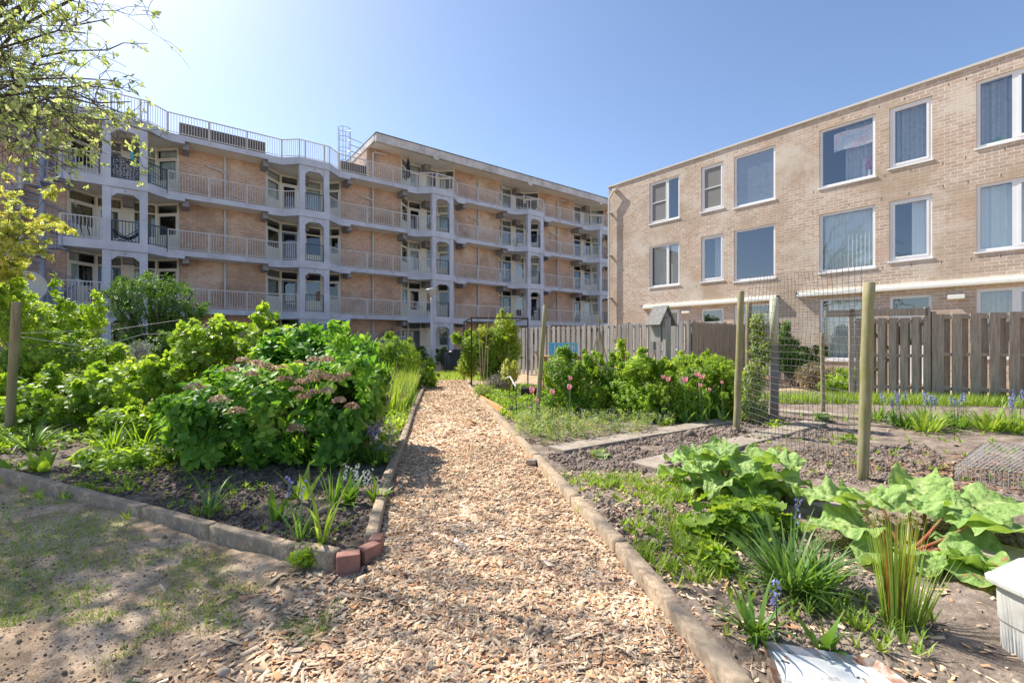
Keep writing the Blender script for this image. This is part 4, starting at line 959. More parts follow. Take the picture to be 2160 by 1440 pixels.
# ------------------------------------------------------------------ ground, path, beds
LE = [(-0.846, 2.85), (-1.09, 4.09), (-1.38, 5.97), (-1.77, 8.32), (-2.4, 12.6), (-2.75, 15.3)]        # left path edge
RE_ = [(0.80, 1.3), (0.79, 1.82), (0.66, 2.315), (0.60, 2.85), (0.46, 3.56), (0.22, 4.89), (0.0, 6.09), (-0.335, 7.85), (-1.28, 13.1), (-1.50, 15.3)]
FE = [(-12.6, 7.86), (-4.88, 4.33), (-1.05, 2.60)]                                                    # front edge of the left bed
def uu_():
    return np.concatenate([[-200, -60, -20, -8, -4, -2.4, -1.8], np.arange(-1.5, 1.5001, 0.0062), [1.8, 2.4, 4, 8, 20, 60, 200]])
def rows(y0, y1, g=1.0062):
    r = [y0]
    while r[-1] < y1: r.append(r[-1]*g)
    return np.array(r)
def region(name, poly, zf, mat, y0, y1, attr=None, ext=False):
    Y = rows(y0, y1); U_ = uu_() if ext else np.arange(-1.5, 1.5001, 0.0062)
    if ext: Y = np.concatenate([[-300, -80, -20, -5, -1, 0.3, 0.7], Y, [24, 28, 36, 50, 80, 150, 400]])
    YY, UU = np.meshgrid(Y, U_, indexing='ij'); XX = UU*np.maximum(YY, 1.4)
    ny, nx = YY.shape; idx = np.arange(ny*nx).reshape(ny, nx)
    F = np.stack([idx[:-1, :-1], idx[:-1, 1:], idx[1:, 1:], idx[1:, :-1]], -1).reshape(-1, 4)
    x, y = XX.ravel(), YY.ravel()
    if poly is not None:
        F = F[inpoly(x[F].mean(1), y[F].mean(1), poly)]
        used = np.unique(F); mp = -np.ones(len(x), int); mp[used] = np.arange(len(used)); F = mp[F]; x, y = x[used], y[used]
    z = zf(x, y); a = attr(x, y) if attr else None
    return tag(npmesh(name, np.stack([x, y, z], 1), F, mat, None, (0, 0, 0), rnd=a, smooth=True), kind='structure')
def near(x, y): return np.clip(1-(y-16)/6, 0, 1)*(y > 0.4)*(np.abs(x) < 40)
def z_lawn(x, y): return (0.035*vnoise(x, y, 1.7, 1)+0.014*vnoise(x, y, 9, 2)+0.010*vnoise(x, y, 28, 3))*near(x, y) - 0.012
def patch(x, y): return np.clip(0.5+1.1*vnoise(x*0.8, y, 1.3, 7)+0.7*vnoise(x, y, 4.5, 8) + 0.25*np.clip((-x-2.5)/3, 0, 1)*(y < 5), 0, 1)
def z_soil(x, y):
    a = vnoise(x, y, 4, 11); b = vnoise(x, y, 17, 12); c = vnoise(x, y, 40, 13); d = vnoise(x, y, 85, 14)
    return 0.022 + 0.03*a + (0.05*np.abs(b) + 0.035*np.abs(c) + 0.02*np.abs(d))*np.clip(0.75+1.2*vnoise(x, y, 1.3, 15), 0.15, 1.3) - 0.01
def z_path(x, y): return 0.022+0.02*vnoise(x, y, 2.5, 21)+0.016*vnoise(x, y, 22, 22)+0.012*vnoise(x, y, 60, 23)
def soilmat(name, c1, c2, c3):
    m, nt, p, o = nodes(name); f = noise(nt, 5, 8, 0.7); g = noise(nt, 70, 4, 0.7)
    c = ramp(nt, [(0.35, c1), (0.55, c2), (0.72, c3)], f); c = mix(nt, 0.6, c, ramp(nt, [(0.3, (0.25,)*3), (0.7, (0.75,)*3)], g), 'OVERLAY')
    nt.links.new(c, p.inputs['Base Color']); p.inputs['Roughness'].default_value = 0.95; p.inputs['Specular IOR Level'].default_value = 0.1
    bump(nt, p, g, 0.8, 0.01); return m
m, nt, p, o = nodes('sandy_lawn')
a = N(nt, 'Attribute', attribute_name='rnd'); f = noise(nt, 3.0, 8, 0.7); g = noise(nt, 130, 6, 0.8)
c = ramp(nt, [(0.32, (0.26,0.175,0.11)), (0.5, (0.52,0.38,0.25)), (0.7, (0.72,0.56,0.38))], f)
c = mix(nt, 0.9, c, ramp(nt, [(0.36, (0.22,)*3), (0.64, (0.75,)*3)], g), 'OVERLAY')
c = mix(nt, ramp(nt, [(0.52, (0,)*3), (0.62, (0.5,)*3)], noise(nt, 22, 6, 0.75)), c, (0.16, 0.11, 0.075))
c = mix(nt, ramp(nt, [(0.62, (0,)*3), (1.0, (0.30,)*3)], a.outputs['Fac']), c, (0.20, 0.23, 0.07))
nt.links.new(c, p.inputs['Base Color']); p.inputs['Roughness'].default_value = 0.95; p.inputs['Specular IOR Level'].default_value = 0.1; bump(nt, p, g, 0.6, 0.008)
M['lawn'] = m
M['soil_l'] = soilmat('dark_soil', (0.11,0.085,0.065), (0.21,0.165,0.13), (0.38,0.31,0.245))
M['soil_r'] = soilmat('grey_soil', (0.14,0.11,0.085), (0.28,0.22,0.175), (0.42,0.345,0.28))
M['pathbed'] = soilmat('chip_bed', (0.30,0.19,0.12), (0.50,0.35,0.23), (0.68,0.52,0.37))
region('ground', None, z_lawn, M['lawn'], 0.9, 22, patch, True)
path_poly = LE + RE_[::-1] + [(0.8, 0.9), (-0.45, 0.9), (-0.55, 1.6), (-0.70, 2.3)]
region('path', path_poly, z_path, M['pathbed'], 1.0, 16)
left_poly = [(-1.05, 2.62), (-0.93, 2.72), (-0.88, 2.85)] + [(x-0.04, y) for x, y in LE] + [(-4.2, 16), (-16, 16), (-14, 8.5)] + [(x, y+0.05) for x, y in FE[:-1]]
region('soil_bed', left_poly, z_soil, M['soil_l'], 2.4, 16)
right_poly = [(x+0.04, y) for x, y in RE_] + [(0.4, 16), (5.2, 13.3), (9.0, 11.1), (13, 8.4), (13, 0.9), (0.84, 0.9)]
region('soil_plot', right_poly, z_soil, M['soil_r'], 1.0, 14)
def grassy(name, poly, label):
    pass
# concrete slabs across the plot: each slab lies loose on the soil
M['slab'] = plain('concrete_slab', (0.38,0.32,0.25), 0.9, 0.15, 7, dirt=(0.24,0.195,0.15), bmp=0.3)
def slabs(a, b, w, L, lab, z=0.062):
    d = np.array(b)-np.array(a); T = np.linalg.norm(d); d = d/T; n = np.array([-d[1], d[0]]); k = max(1, int(round(T/L))); rs = random.Random(int(T*100))
    for i in range(k):
        p = np.array(a)+d*(i*T/k); e = T/k-0.012; dz = rs.uniform(-0.006, 0.006)
        q = [p, p+d*e, p+d*e+n*w, p+n*w]
        o = MB().prism([tuple(v) for v in q], z-0.05, z+dz).build('paving_slab', M['slab'], None, (p[0], p[1], z-0.05), bevel=0.006)
        tag(o, lab % ORD[i] if k > 1 else lab.replace('%s ', ''), 'paving slab', 'loose paving slabs across the vegetable plot')
ORD = ['first', 'second', 'third', 'fourth', 'fifth', 'sixth', 'seventh', 'eighth', 'ninth', 'tenth', 'eleventh', 'twelfth', 'thirteenth', 'fourteenth', 'fifteenth']
slabs(gp(1190, 962), gp(1548, 896), 0.30, 1.0, '%s concrete slab from the path, in the row in front of the tulip bushes')
slabs(gp(1385, 1000), gp(1745, 900), 0.32, 1.0, '%s pale slab from the left in the row passing behind the wire mesh panel')
slabs(gp(1640, 872), gp(2190, 922), 0.35, 1.1, '%s sandy slab from the left in the row in front of the bluebells')
slabs(gp(1655, 1062), gp(1790, 1105), 0.30, 0.8, '%s concrete slab from the left under the big rhubarb leaves')
slabs(gp(2010, 1172), gp(2240, 1235), 0.28, 0.9, '%s worn concrete slab at the right edge beyond the white bin')
# edging blocks
def kerb(p0, p1, w, h, side, label, mat, grp, sd_, nm='edging_block', z0=-0.05):
    rs = RS(sd_); d = np.array(p1)-np.array(p0); L = np.linalg.norm(d); d = d/L; n = np.array([-d[1], d[0]])*side
    k = max(3, int(L/0.06)); V = []; prof = [(0, z0), (0, h-0.006), (0.006, h), (w-0.006, h), (w, h-0.006), (w, z0)]
    for i in range(k+1):
        t = i/k*(L-0.012); ed = 0.002 if i in (0, k) else 0
        for (q, z) in prof:
            jj = rs.uniform(-1, 1, 3)*np.array([0.001, 0.001, 0.001]); p = np.array(p0)+d*(t+jj[0])+n*(q+jj[1])
            V.append((p[0], p[1], z+(jj[2]-ed if z > 0 else 0)+0.003*math.sin(t*3+sd_)))
    F = [(i*6+j, (i+1)*6+j, (i+1)*6+j+1, i*6+j+1) for i in range(k) for j in range(5)]
    me_v = V; o = npmesh(nm, me_v, F+[(0, 1, 4, 5), (k*6+5, k*6+4, k*6+1, k*6)]+[(1, 2, 3, 4), (k*6+4, k*6+3, k*6+2, k*6+1)], mat, None, (p0[0], p0[1], 0))
    return tag(o, label, 'edging', grp)
def along(poly, L):
    P = [np.array(poly[0])]; out = []; 
    for i in range(len(poly)-1):
        a, b = np.array(poly[i]), np.array(poly[i+1]); T = np.linalg.norm(b-a); k = max(1, int(round(T/L)))
        for j in range(k): out.append((a+(b-a)*j/k, a+(b-a)*(j+1)/k))
    return out
for i, (a, b) in enumerate(along([(0.79, 1.50), (0.62, 2.75), (0.46, 3.56), (0.22, 4.89), (0.0, 6.09), (-0.335, 7.85), (-1.28, 13.1), (-1.50, 15.3)], 1.15)):
    kerb(a, b, 0.085, 0.10, -1, '%s weathered edging beam from the camera along the right side of the chip path' % ORD[i], M['kerb'], 'edging beams right of the path', 31+i)
for i, (a, b) in enumerate(along(LE, 1.1)):
    kerb(a, b, 0.075, 0.10, 1, '%s grey edging beam beyond the red bricks on the left side of the path' % ORD[i], M['kerb'], 'edging beams left of the path', 51+i)
for i, (a, b) in enumerate(along([(-1.30, 2.70), (-2.75, 3.37), (-4.88, 4.33), (-9.0, 6.21)], 1.0)):
    kerb(a, b, 0.065, 0.085, -1, '%s weathered edging beam from the red bricks leftward along the lawn' % ORD[i], M['kerb'], 'edging beams along the lawn', 71+i)
kerb((-1.02, 2.585), (-1.295, 2.69), 0.07, 0.105, -1, 'last brownish half block of the lawn edging beside the red bricks', M['kerb'], 'edging beams along the lawn', 90)
for i, (bx, by, bz, ln) in enumerate([(-0.935, 2.60, 0.32, 0.13), (-0.842, 2.695, 0.95, 0.115), (-0.832, 2.80, 1.62, 0.10)]):
    cr, sr = math.cos(bz), math.sin(bz); o = MB(lambda a, b, z: (bx+cr*a-sr*b, by+sr*a+cr*b, z)).box(-ln/2, ln/2, -0.035, 0.04, -0.03, 0.098+0.006*i).build('corner_brick', M['redbrick'], None, (bx, by, 0), bevel=0.008)
    tag(o, ['red brick at the bed corner facing the camera', 'middle red brick set askew at the bed corner', 'red brick at the bed corner next to the path edging'][i], 'brick', 'corner bricks')
kerb((-0.02, 7.6), (-0.75, 10.2), 0.05, 0.13, -1, 'raised yellowish timber board behind the right path edging', M['orange_wood'], None, 99, 'edging_board')

# ------------------------------------------------------------------ scatter helpers
def ortho(Y_, N_):
    Y_ = nrm(Y_); X = nrm(np.cross(Y_, N_)); return X, Y_, np.cross(X, Y_)
def scatter(T, P, Yd, Nd, S):
    TV, TF = T; X, Y_, Z = ortho(Yd, Nd); S = np.asarray(S).reshape(-1, 1, 1)
    V = P[:, None, :] + S*(TV[None, :, 0:1]*X[:, None, :] + TV[None, :, 1:2]*Y_[:, None, :] + TV[None, :, 2:3]*Z[:, None, :])
    F = TF[None] + (np.arange(len(P))*len(TV))[:, None, None]
    return V.reshape(-1, 3), F.reshape(-1, TF.shape[1])
def T_leaf(n=3, w=0.30, fold=0.10, curl=0.25, peak=0.42):
    V = []; 
    for i in range(n+1):
        y = i/n; ww = w*max(0.06, math.sin(math.pi*min(1, y**(math.log(0.5)/math.log(peak))))**0.8) if 0 < i < n else w*0.07
        z = -curl*y*y
        V += [(-ww, y, z+fold*ww/w), (0, y, z), (ww, y, z+fold*ww/w)]
    F = []
    for i in range(n):
        for j in (0, 1): F.append((3*i+j, 3*i+j+1, 3*i+j+4, 3*i+j+3))
    return np.array(V, float), np.array(F)
def T_lobed(l=5, r=0.5, valley=0.30, spread=2.3, cup=0.12, serr=0):
    V = [(0, 0.0, 0)]; F = []
    for i in range(l+1):
        a = -spread+2*spread*i/l; rr = valley*(0.55 if i in (0, l) else 1); V.append((rr*math.sin(a), 0.12+rr*math.cos(a), -cup*0.3))
    for i in range(l):
        a = -spread+2*spread*(i+0.5)/l; q = r*(1-0.28*abs(a)/spread); V.append((q*math.sin(a), 0.12+q*math.cos(a), -cup+(0.05 if i % 2 else 0)))
    for i in range(l): F.append((0, 1+i+1, 1+l+1+i, 1+i))
    return np.array(V, float), np.array(F)
TL_ov = T_leaf(4, 0.31, 0.10, 0.28, 0.45); TL_ov2 = T_leaf(2, 0.30, 0.12, 0.2); TL_nar = T_leaf(2, 0.13, 0.05, 0.25); TL_q = (np.array([(0, 0, 0), (0.3, 0.5, 0.05), (0, 1, -0.1), (-0.3, 0.5, 0.05)], float), np.array([[0, 1, 2, 3]]))
TL_cur = T_lobed(5, 0.55, 0.36, 2.2); TL_map = T_lobed(5, 0.6, 0.25, 1.9, 0.2); TL_man = T_lobed(9, 0.55, 0.46, 2.75, -0.12)
def nz3(p, sc, seed): return vnoise(p[:, 0]+p[:, 2]*0.7, p[:, 1]-p[:, 2]*0.9, sc, seed)
def anchors(blobs, n, rs, inner=0.6, gap=0.0, floor=0.03, sc=3.0):
    B = np.array(blobs); w = (B[:, 3]*B[:, 4]+B[:, 3]*B[:, 5]+B[:, 4]*B[:, 5]); w = w/w.sum()
    P = []; D = []; tot = 0
    while tot < n:
        i = rs.choice(len(B), n, p=w); d = nrm(rs.normal(0, 1, (n, 3))); r = inner+(1-inner)*rs.rand(n)**0.7
        b = B[i]; lump = 1+0.35*vnoise(d[:, 0]*2+i, d[:, 1]*2+d[:, 2]*2.3, 1.6, 3)
        p = b[:, :3]+d*b[:, 3:6]*(r*lump)[:, None]; dd = nrm(d/b[:, 3:6]+np.array([0, 0, 0.35/ b[:, 5].mean()]))
        ok = (p[:, 2] > floor) & (nz3(p, sc, 5) > gap-0.5)
        for q in B:
            ok &= ~((((p-q[:3])/q[3:6])**2).sum(1) < (inner*0.8)**2)
        P.append(p[ok]); D.append(dd[ok]); tot += ok.sum()
        if ok.sum() == 0: break
    return np.concatenate(P)[:n], np.concatenate(D)[:n]
def rosette(P, D, k, size, rs, tilt=0.35, step=0.02, var=0.25, droop=0.0):
    n = len(P); D2 = nrm(D+rs.normal(0, 0.25, D.shape))
    a0 = rs.rand(n, 1)*6.28 + np.arange(k)[None]*2.4 + rs.normal(0, 0.2, (n, k))
    ref = np.where(np.abs(D2[:, 2:3]) > 0.9, np.array([[1.0, 0, 0]]), np.array([[0, 0, 1.0]])); X = nrm(np.cross(D2, ref)); Yv = np.cross(D2, X)
    rad = np.cos(a0)[..., None]*X[:, None]+np.sin(a0)[..., None]*Yv[:, None]
    tl = tilt+rs.normal(0, 0.2, (n, k, 1)) + 0.12*(k-np.arange(k))[None, :, None]/k
    Yd = rad*np.cos(tl)+D2[:, None]*np.sin(tl) - np.array([0, 0, droop]); Nd = D2[:, None]*np.cos(tl)-rad*np.sin(tl)+rs.normal(0, 0.12, (n, k, 3))
    Pp = P[:, None]-D2[:, None]*(np.arange(k)[None, :, None]*step)
    S = size*(1+rs.uniform(-var, var, (n, k)))*(0.6+0.4*np.minimum(1, (np.arange(k)[None]+1)/3))
    return Pp.reshape(-1, 3), Yd.reshape(-1, 3), Nd.reshape(-1, 3), S.ravel()
def clump_rnd(P, rs, k=1, sc=4.0):
    return np.clip(0.5+0.9*nz3(P, sc, 9)+rs.normal(0, 0.16, len(P)), 0, 1)
def foliage(name, par, blobs, n, k, size, T, mat, seed, inner=0.6, gap=0.0, tilt=0.35, step=0.02, droop=0.0, floor=0.03, sc=3.0):
    rs = RS(seed); P, D = anchors(blobs, n, rs, inner, gap, floor, sc); pp, yy, nn, ss = rosette(P, D, k, size, rs, tilt, step, 0.25, droop)
    V, F = scatter(T, pp, yy, nn, ss); r = np.repeat(clump_rnd(pp, rs), len(T[0]))
    return npmesh(name, V, F, mat, par, rnd=r, smooth=False), P
def stems(name, par, base, targets, r0, mat, seed, spread=0.15, sag=0.1, sides=5, wig=0.03):
    rs = RS(seed); m = MB()
    for tg in targets:
        b = np.array([base[0]+rs.uniform(-spread, spread), base[1]+rs.uniform(-spread, spread), base[2]-0.03]); tg = np.array(tg); pts = []; rr = []
        L = np.linalg.norm(tg-b)
        for i in range(6):
            f = i/5; p = b+(tg-b)*f; p[:2] -= (tg-b)[:2]*sag*math.sin(math.pi*f); p[2] += sag*0.8*L*math.sin(math.pi*f)*0.5; p = p+rs.normal(0, wig*L*0.3, 3)*math.sin(math.pi*f)
            pts.append(tuple(p)); rr.append(r0*(1-0.75*f))
        m.tube(pts, rr, sides, False)
    return m.build(name, mat, par, smooth=True)
def pxb(Y, lst):                         # blobs from picture-size figures at a given distance
    out = []
    for (px, py, rx, rz, ry) in lst:
        c = at(px, py, Y); out.append((c[0], c[1], c[2], rx*Y/FPX, ry, rz*Y/FPX))
    return out
def blades(name, par, base, n, L, w, lean, droop, mat, seed, r0=0.03, segs=5, az=None, origin=None, wf=0.0, azspread=None):
    rs = RS(seed); base = np.asarray(base, float)
    if base.ndim == 1: base = base[None].repeat(n, 0)
    n = len(base); A_ = rs.rand(n)*2*math.pi if az is None else (az + rs.normal(0, azspread or 0.4, n))
    rr = r0*np.sqrt(rs.rand(n)); P = base+np.stack([rr*np.cos(A_), rr*np.sin(A_), np.zeros(n)], 1)
    Ls = L*(1+rs.uniform(-0.35, 0.2, n)); th = np.abs(lean*(0.3+rs.rand(n)*1.0)); dr = droop*(0.4+rs.rand(n)*1.2)
    H = np.stack([np.cos(A_), np.sin(A_), np.zeros(n)], 1); S = np.stack([-np.sin(A_), np.cos(A_), np.zeros(n)], 1)
    tw = rs.normal(0, 0.5, n)[:, None]; V = []; p = P.copy()
    for i in range(segs+1):
        t = i/segs; ww = (w*(1+rs.uniform(-0.2, 0.2, n)*0)*max(0.06, (1-t**2.2))*(1 if t > 0 else 0.8))[:, None] if False else w*max(0.07, (1-t**2.0))*(0.75+0.5*math.sin(math.pi*min(1, t*1.2+0.1)))
        s2 = nrm(S+tw*0.4*H*t); V.append(p-s2*ww/2); V.append(p+s2*ww/2 )
        a = th+dr*t*t
        p = p+(H*np.sin(a)[:, None]+np.array([0, 0, 1])*np.cos(a)[:, None])*(Ls/segs)[:, None]
        p[:, 2] = np.maximum(p[:, 2], base[:, 2]+0.01)
    V = np.stack(V, 1); k = 2*(segs+1)
    F = np.array([(2*i, 2*i+1, 2*i+3, 2*i+2) for i in range(segs)])[None]+(np.arange(n)*k)[:, None, None]
    return npmesh(name, V.reshape(-1, 3), F.reshape(-1, 4), mat, par, origin or (0, 0, 0), rnd=np.repeat(np.clip(rs.normal(0.5, 0.22, n), 0, 1), k), smooth=True)
G1 = leafmat('leaf_fresh', [(0.13,0.24,0.025), (0.28,0.42,0.045), (0.46,0.58,0.10)], 0.48)
G2 = leafmat('leaf_hydrangea', [(0.06,0.16,0.03), (0.12,0.29,0.04), (0.22,0.41,0.06), (0.42,0.56,0.13)], 0.42, rough=0.5, spec=0.3)
G3 = leafmat('leaf_lime', [(0.11,0.21,0.025), (0.22,0.35,0.045), (0.34,0.46,0.08)], 0.48)
G4 = leafmat('leaf_willow', [(0.035,0.09,0.015), (0.08,0.18,0.028), (0.15,0.27,0.05)], 0.4)
G5 = leafmat('leaf_pale', [(0.13,0.20,0.06), (0.25,0.33,0.11), (0.38,0.44,0.2)], 0.42)
G6 = leafmat('leaf_yellow', [(0.24,0.31,0.08), (0.42,0.48,0.15), (0.58,0.50,0.22)], 0.5)
GB = leafmat('blade_green', [(0.06,0.15,0.025), (0.12,0.24,0.04), (0.22,0.35,0.08)], 0.4)
GL = leafmat('grass_lime', [(0.14,0.23,0.04), (0.25,0.37,0.06), (0.38,0.47,0.12)], 0.42)
GG = leafmat('blade_glaucous', [(0.09,0.19,0.05), (0.17,0.30,0.08), (0.30,0.43,0.15)], 0.35)
GW = leafmat('silver_leaf', [(0.25,0.27,0.22), (0.38,0.40,0.34), (0.5,0.5,0.44)], 0.2, (1.1, 1.1, 1))
DRY = leafmat('dried_petal', [(0.28,0.17,0.10), (0.55,0.40,0.27), (0.78,0.64,0.48)], 0.3, (1.2, 1.0, 0.8))
BARK = plain('twig_bark', (0.22,0.14,0.09), 0.85, 0.3, 20, bmp=0.3)
BARK2 = plain('grey_bark', (0.10,0.085,0.07), 0.9, 0.35, 12, bmp=0.4)
PINK = leafmat('tulip_pink', [(0.62,0.20,0.24), (0.72,0.33,0.35), (0.80,0.52,0.50)], 0.3, (1.2, 1, 1))
BLUE = leafmat('bluebell_blue', [(0.20,0.20,0.55), (0.30,0.30,0.66), (0.46,0.45,0.75)], 0.3, (1.1, 1, 1.1))
LILAC = leafmat('wisteria_lilac', [(0.20,0.16,0.42), (0.33,0.27,0.55), (0.5,0.44,0.68)], 0.3, (1.1, 1, 1.1))
WHT = leafmat('white_petal', [(0.65,0.65,0.6), (0.8,0.8,0.75)], 0.2, (1, 1, 1))
def bush(name, label, cat, base, blobs, n, k, size, T, mat, seed, nst=14, r0=0.015, bark=BARK, grp=None, crown='foliage', shoots=6, **kw):
    rs = RS(seed+50); ex = []
    for b in blobs:                       # loose shoots breaking the outline
        if min(b[3:]) < 0.16 or shoots == 0: continue
        for _ in range(shoots):
            a = rs.uniform(0, 6.28); e = rs.uniform(0.1, 1.4); q = rs.uniform(0.10, 0.2)
            ex.append((b[0]+b[3]*math.cos(a)*math.cos(e)*1.02, b[1]+b[4]*math.sin(a)*math.cos(e), b[2]+b[5]*math.sin(e)*1.06, b[3]*q, b[4]*q, b[5]*q*rs.uniform(1.0, 2.2)))
    blobs = list(blobs)+ex; n = int(n*(1+0.25*(len(ex) > 0)))
    t = thing(name, (base[0], base[1], 0), label, cat, grp)
    f, P = foliage(crown, t, blobs, n, k, size, T, mat, seed, **kw)
    rs = RS(seed+1); tg = P[rs.choice(len(P), min(nst, len(P)), False)]
    stems('stem', t, (base[0], base[1], 0), tg, r0, bark, seed+2, spread=min(0.35, blobs[0][3]*0.4))
    return t, P

# ------------------------------------------------------------------ left bed
HB = [(-2.75, 5.05, 0.50, 0.92, 0.80, 0.60), (-1.80, 4.92, 0.66, 0.46, 0.62, 0.60), (-1.95, 4.65, 0.32, 0.42, 0.35, 0.33), (-3.0, 4.65, 0.28, 0.45, 0.32, 0.30), (-3.45, 5.3, 0.42, 0.55, 0.6, 0.46), (-2.4, 5.5, 0.90, 0.80, 0.5, 0.50), (-1.88, 5.45, 0.70, 0.38, 0.5, 0.50), (-2.60, 5.8, 1.22, 0.30, 0.3, 0.24), (-2.2, 5.75, 1.22, 0.24, 0.3, 0.22), (-3.1, 5.9, 1.10, 0.3, 0.3, 0.25)]
hy, HP = bush('hydrangea_bush', 'large dark green hydrangea with dried brown flower heads left of the path', 'shrub', (-2.65, 5.3), HB, 1900, 7, 0.105, TL_ov, G2, 11, 80, 0.011, inner=0.66, gap=0.25, sc=3.4, step=0.028)
def raysurf(px, py, blobs, sc=1.0):
    for Y in np.arange(3.2, 8, 0.02):
        p = np.array(at(px, py, Y))
        for b in blobs:
            if (((p-np.array(b[:3]))/(np.array(b[3:])*sc))**2).sum() < 1: return p
    return None
rs = RS(21)
for (px, py) in [(488,782),(512,760),(540,768),(560,774),(583,780),(630,768),(662,760),(690,760),(596,800),(615,799),(635,806),(657,803),(670,790),(690,795),(708,800),(625,822),(660,828),(690,826),(640,838),(742,858),(462,845),(410,818),(728,792),(625,905),(500,868),(530,790),(600,778),(715,845)]:
    p = raysurf(px, py, HB, 1.08)
    if p is None: continue
    n = 120; d = nrm(rs.normal(0, 1, (n, 3))); d[:, 2] = np.abs(d[:, 2])*1.0-0.15; R_ = 0.058*rs.uniform(0.65, 1.25); p = p+nrm(np.array([0, 0, EYE])-p)*0.05
    P = p+d*np.array([R_*1.15, R_*1.15, R_*0.8]); V, F = scatter((TL_q[0]-np.array([0, 0.5, 0]), TL_q[1]), P, nrm(rs.normal(0, 1, (n, 3))), nrm(d+rs.normal(0, 0.4, (n, 3))), 0.028*rs.uniform(0.7, 1.3, n))
    npmesh('flower_head', V, F, DRY, hy, rnd=np.repeat(rs.rand(n), 4))
# bare woody branches low down
def twigs(name, par, roots, mat, seed, L=0.5, depth=3, r=0.012):
    rs = RS(seed); m = MB()
    def grow(p, d, l, r, dep):
        pts = [p]; q = p
        for i in range(4):
            d = nrm(d+rs.normal(0, 0.13, 3)); q = q+d*l/4; q[2] = max(q[2], 0.04); pts.append(q)
        m.tube([tuple(v) for v in pts], [r*(1-0.12*i) for i in range(5)], 5, False)
        if dep:
            for _ in range(rs.randint(2, 4)): grow(pts[rs.randint(2, 5)], nrm(d+rs.normal(0, 0.5, 3)+np.array([0, 0, 0.15])), l*0.65, r*0.55, dep-1)
    for a, b in roots: grow(np.array(a, float), nrm(np.array(b, float)), L, r, depth)
    return m.build(name, mat, par, smooth=True)
twigs('woody_branch', hy, [((-2.1, 4.75, 0.05), (-1, -0.05, 0.35)), ((-2.0, 4.8, 0.05), (-0.3, -0.3, 0.8)), ((-1.9, 4.8, 0.05), (0.6, -0.1, 0.6)), ((-2.3, 4.7, 0.1), (-0.9, -0.15, 0.2)), ((-2.5, 4.8, 0.05), (0, -0.2, 1)), ((-1.7, 4.8, 0.04), (0.7, -0.1, 0.8))], plain('pale_twig', (0.40,0.27,0.18), 0.8, 0.3, 20), 5, 0.55, 3, 0.013)

bush('currant_bush', 'light green currant bush with lobed leaves right of the far-left post', 'shrub', (-5.6, 6.7), pxb(6.8, [(170, 845, 120, 60, 0.7), (280, 815, 80, 52, 0.6), (90, 870, 90, 45, 0.6)]), 620, 5, 0.13, TL_cur, G3, 101, inner=0.7, gap=0.12)
bush('currant_bush', 'tall airy bush with lime lobed leaves rising behind the hydrangea', 'shrub', (-3.5, 7.2), pxb(7.2, [(440, 740, 75, 55, 0.5), (530, 725, 75, 42, 0.5), (620, 740, 75, 48, 0.5), (400, 800, 70, 55, 0.6), (555, 670, 28, 22, 0.2), (395, 700, 30, 22, 0.2), (480, 690, 45, 22, 0.3), (640, 702, 40, 22, 0.3)]), 800, 5, 0.115, TL_cur, G3, 103, nst=40, inner=0.5, gap=0.28, sc=5)
bush('leafy_bush', 'bright broad-leaved bush spreading behind the far-left post', 'shrub', (-8.4, 8.6), pxb(8.6, [(130, 750, 100, 48, 0.8), (50, 790, 70, 60, 0.7), (215, 770, 50, 40, 0.6)]), 900, 5, 0.105, TL_ov2, G3, 105, inner=0.65, gap=0.1)
bush('leafy_bush', 'tall loose shrub with upright leafy shoots below the satellite dish', 'shrub', (-10.2, 9.8), pxb(9.8, [(60, 680, 75, 52, 0.7), (150, 695, 55, 48, 0.6), (10, 630, 40, 50, 0.5), (118, 600, 10, 24, 0.12), (200, 660, 18, 40, 0.2), (38, 600, 10, 40, 0.12)]), 1000, 5, 0.10, TL_ov2, G1, 107, nst=40, inner=0.5, gap=0.2)
bush('leafy_bush', 'mixed pale shrub between the currant bush and the hydrangea', 'shrub', (-5.0, 8.2), pxb(8.2, [(330, 800, 75, 38, 0.6), (250, 800, 70, 35, 0.6), (390, 830, 60, 40, 0.5)]), 700, 5, 0.09, TL_ov2, G5, 109, inner=0.6, gap=0.1)
t, wp = bush('green_tree', 'rounded dark green small-leaved tree in front of the balconies on the left', 'tree', (-11.0, 14.0), pxb(14, [(300, 640, 70, 48, 0.9), (372, 650, 48, 46, 0.7), (252, 625, 36, 36, 0.5), (330, 605, 55, 30, 0.6), (285, 700, 45, 35, 0.6), (345, 705, 40, 40, 0.6), (420, 655, 22, 20, 0.4)]), 2300, 5, 0.10, TL_nar, G4, 111, nst=34, r0=0.05, bark=BARK2, crown='crown', inner=0.35, gap=0.24, tilt=0.6)
bush('silver_plant', 'silvery upright shrub at the foot of the dark green tree', 'shrub', (-8.6, 10.6), pxb(10.6, [(285, 752, 40, 28, 0.4), (300, 735, 12, 18, 0.2)]), 320, 6, 0.06, TL_nar, GW, 113, inner=0.3, tilt=0.9)
bush('leafy_bush', 'low dark shrub under the silvery shrub and small tree', 'shrub', (-9.5, 12.5), pxb(12.5, [(350, 745, 60, 40, 0.5), (230, 750, 60, 40, 0.5)]), 500, 5, 0.09, TL_ov2, G4, 115, inner=0.5)
bush('privet_hedge', 'rounded yellow-green hedge bush left of the lamp, nearer the hydrangea', 'hedge', (-4.1, 12.2), pxb(12.3, [(765, 762, 55, 46, 0.7), (735, 750, 40, 35, 0.5)]), 1600, 5, 0.055, TL_ov2, G3, 117, inner=0.75)
bush('privet_hedge', 'rounded yellow-green hedge bush left of the lamp, closest to the lamp post', 'hedge', (-3.3, 12.9), pxb(12.9, [(845, 762, 48, 46, 0.7), (820, 750, 40, 42, 0.6)]), 1600, 5, 0.055, TL_ov2, G3, 119, inner=0.75)
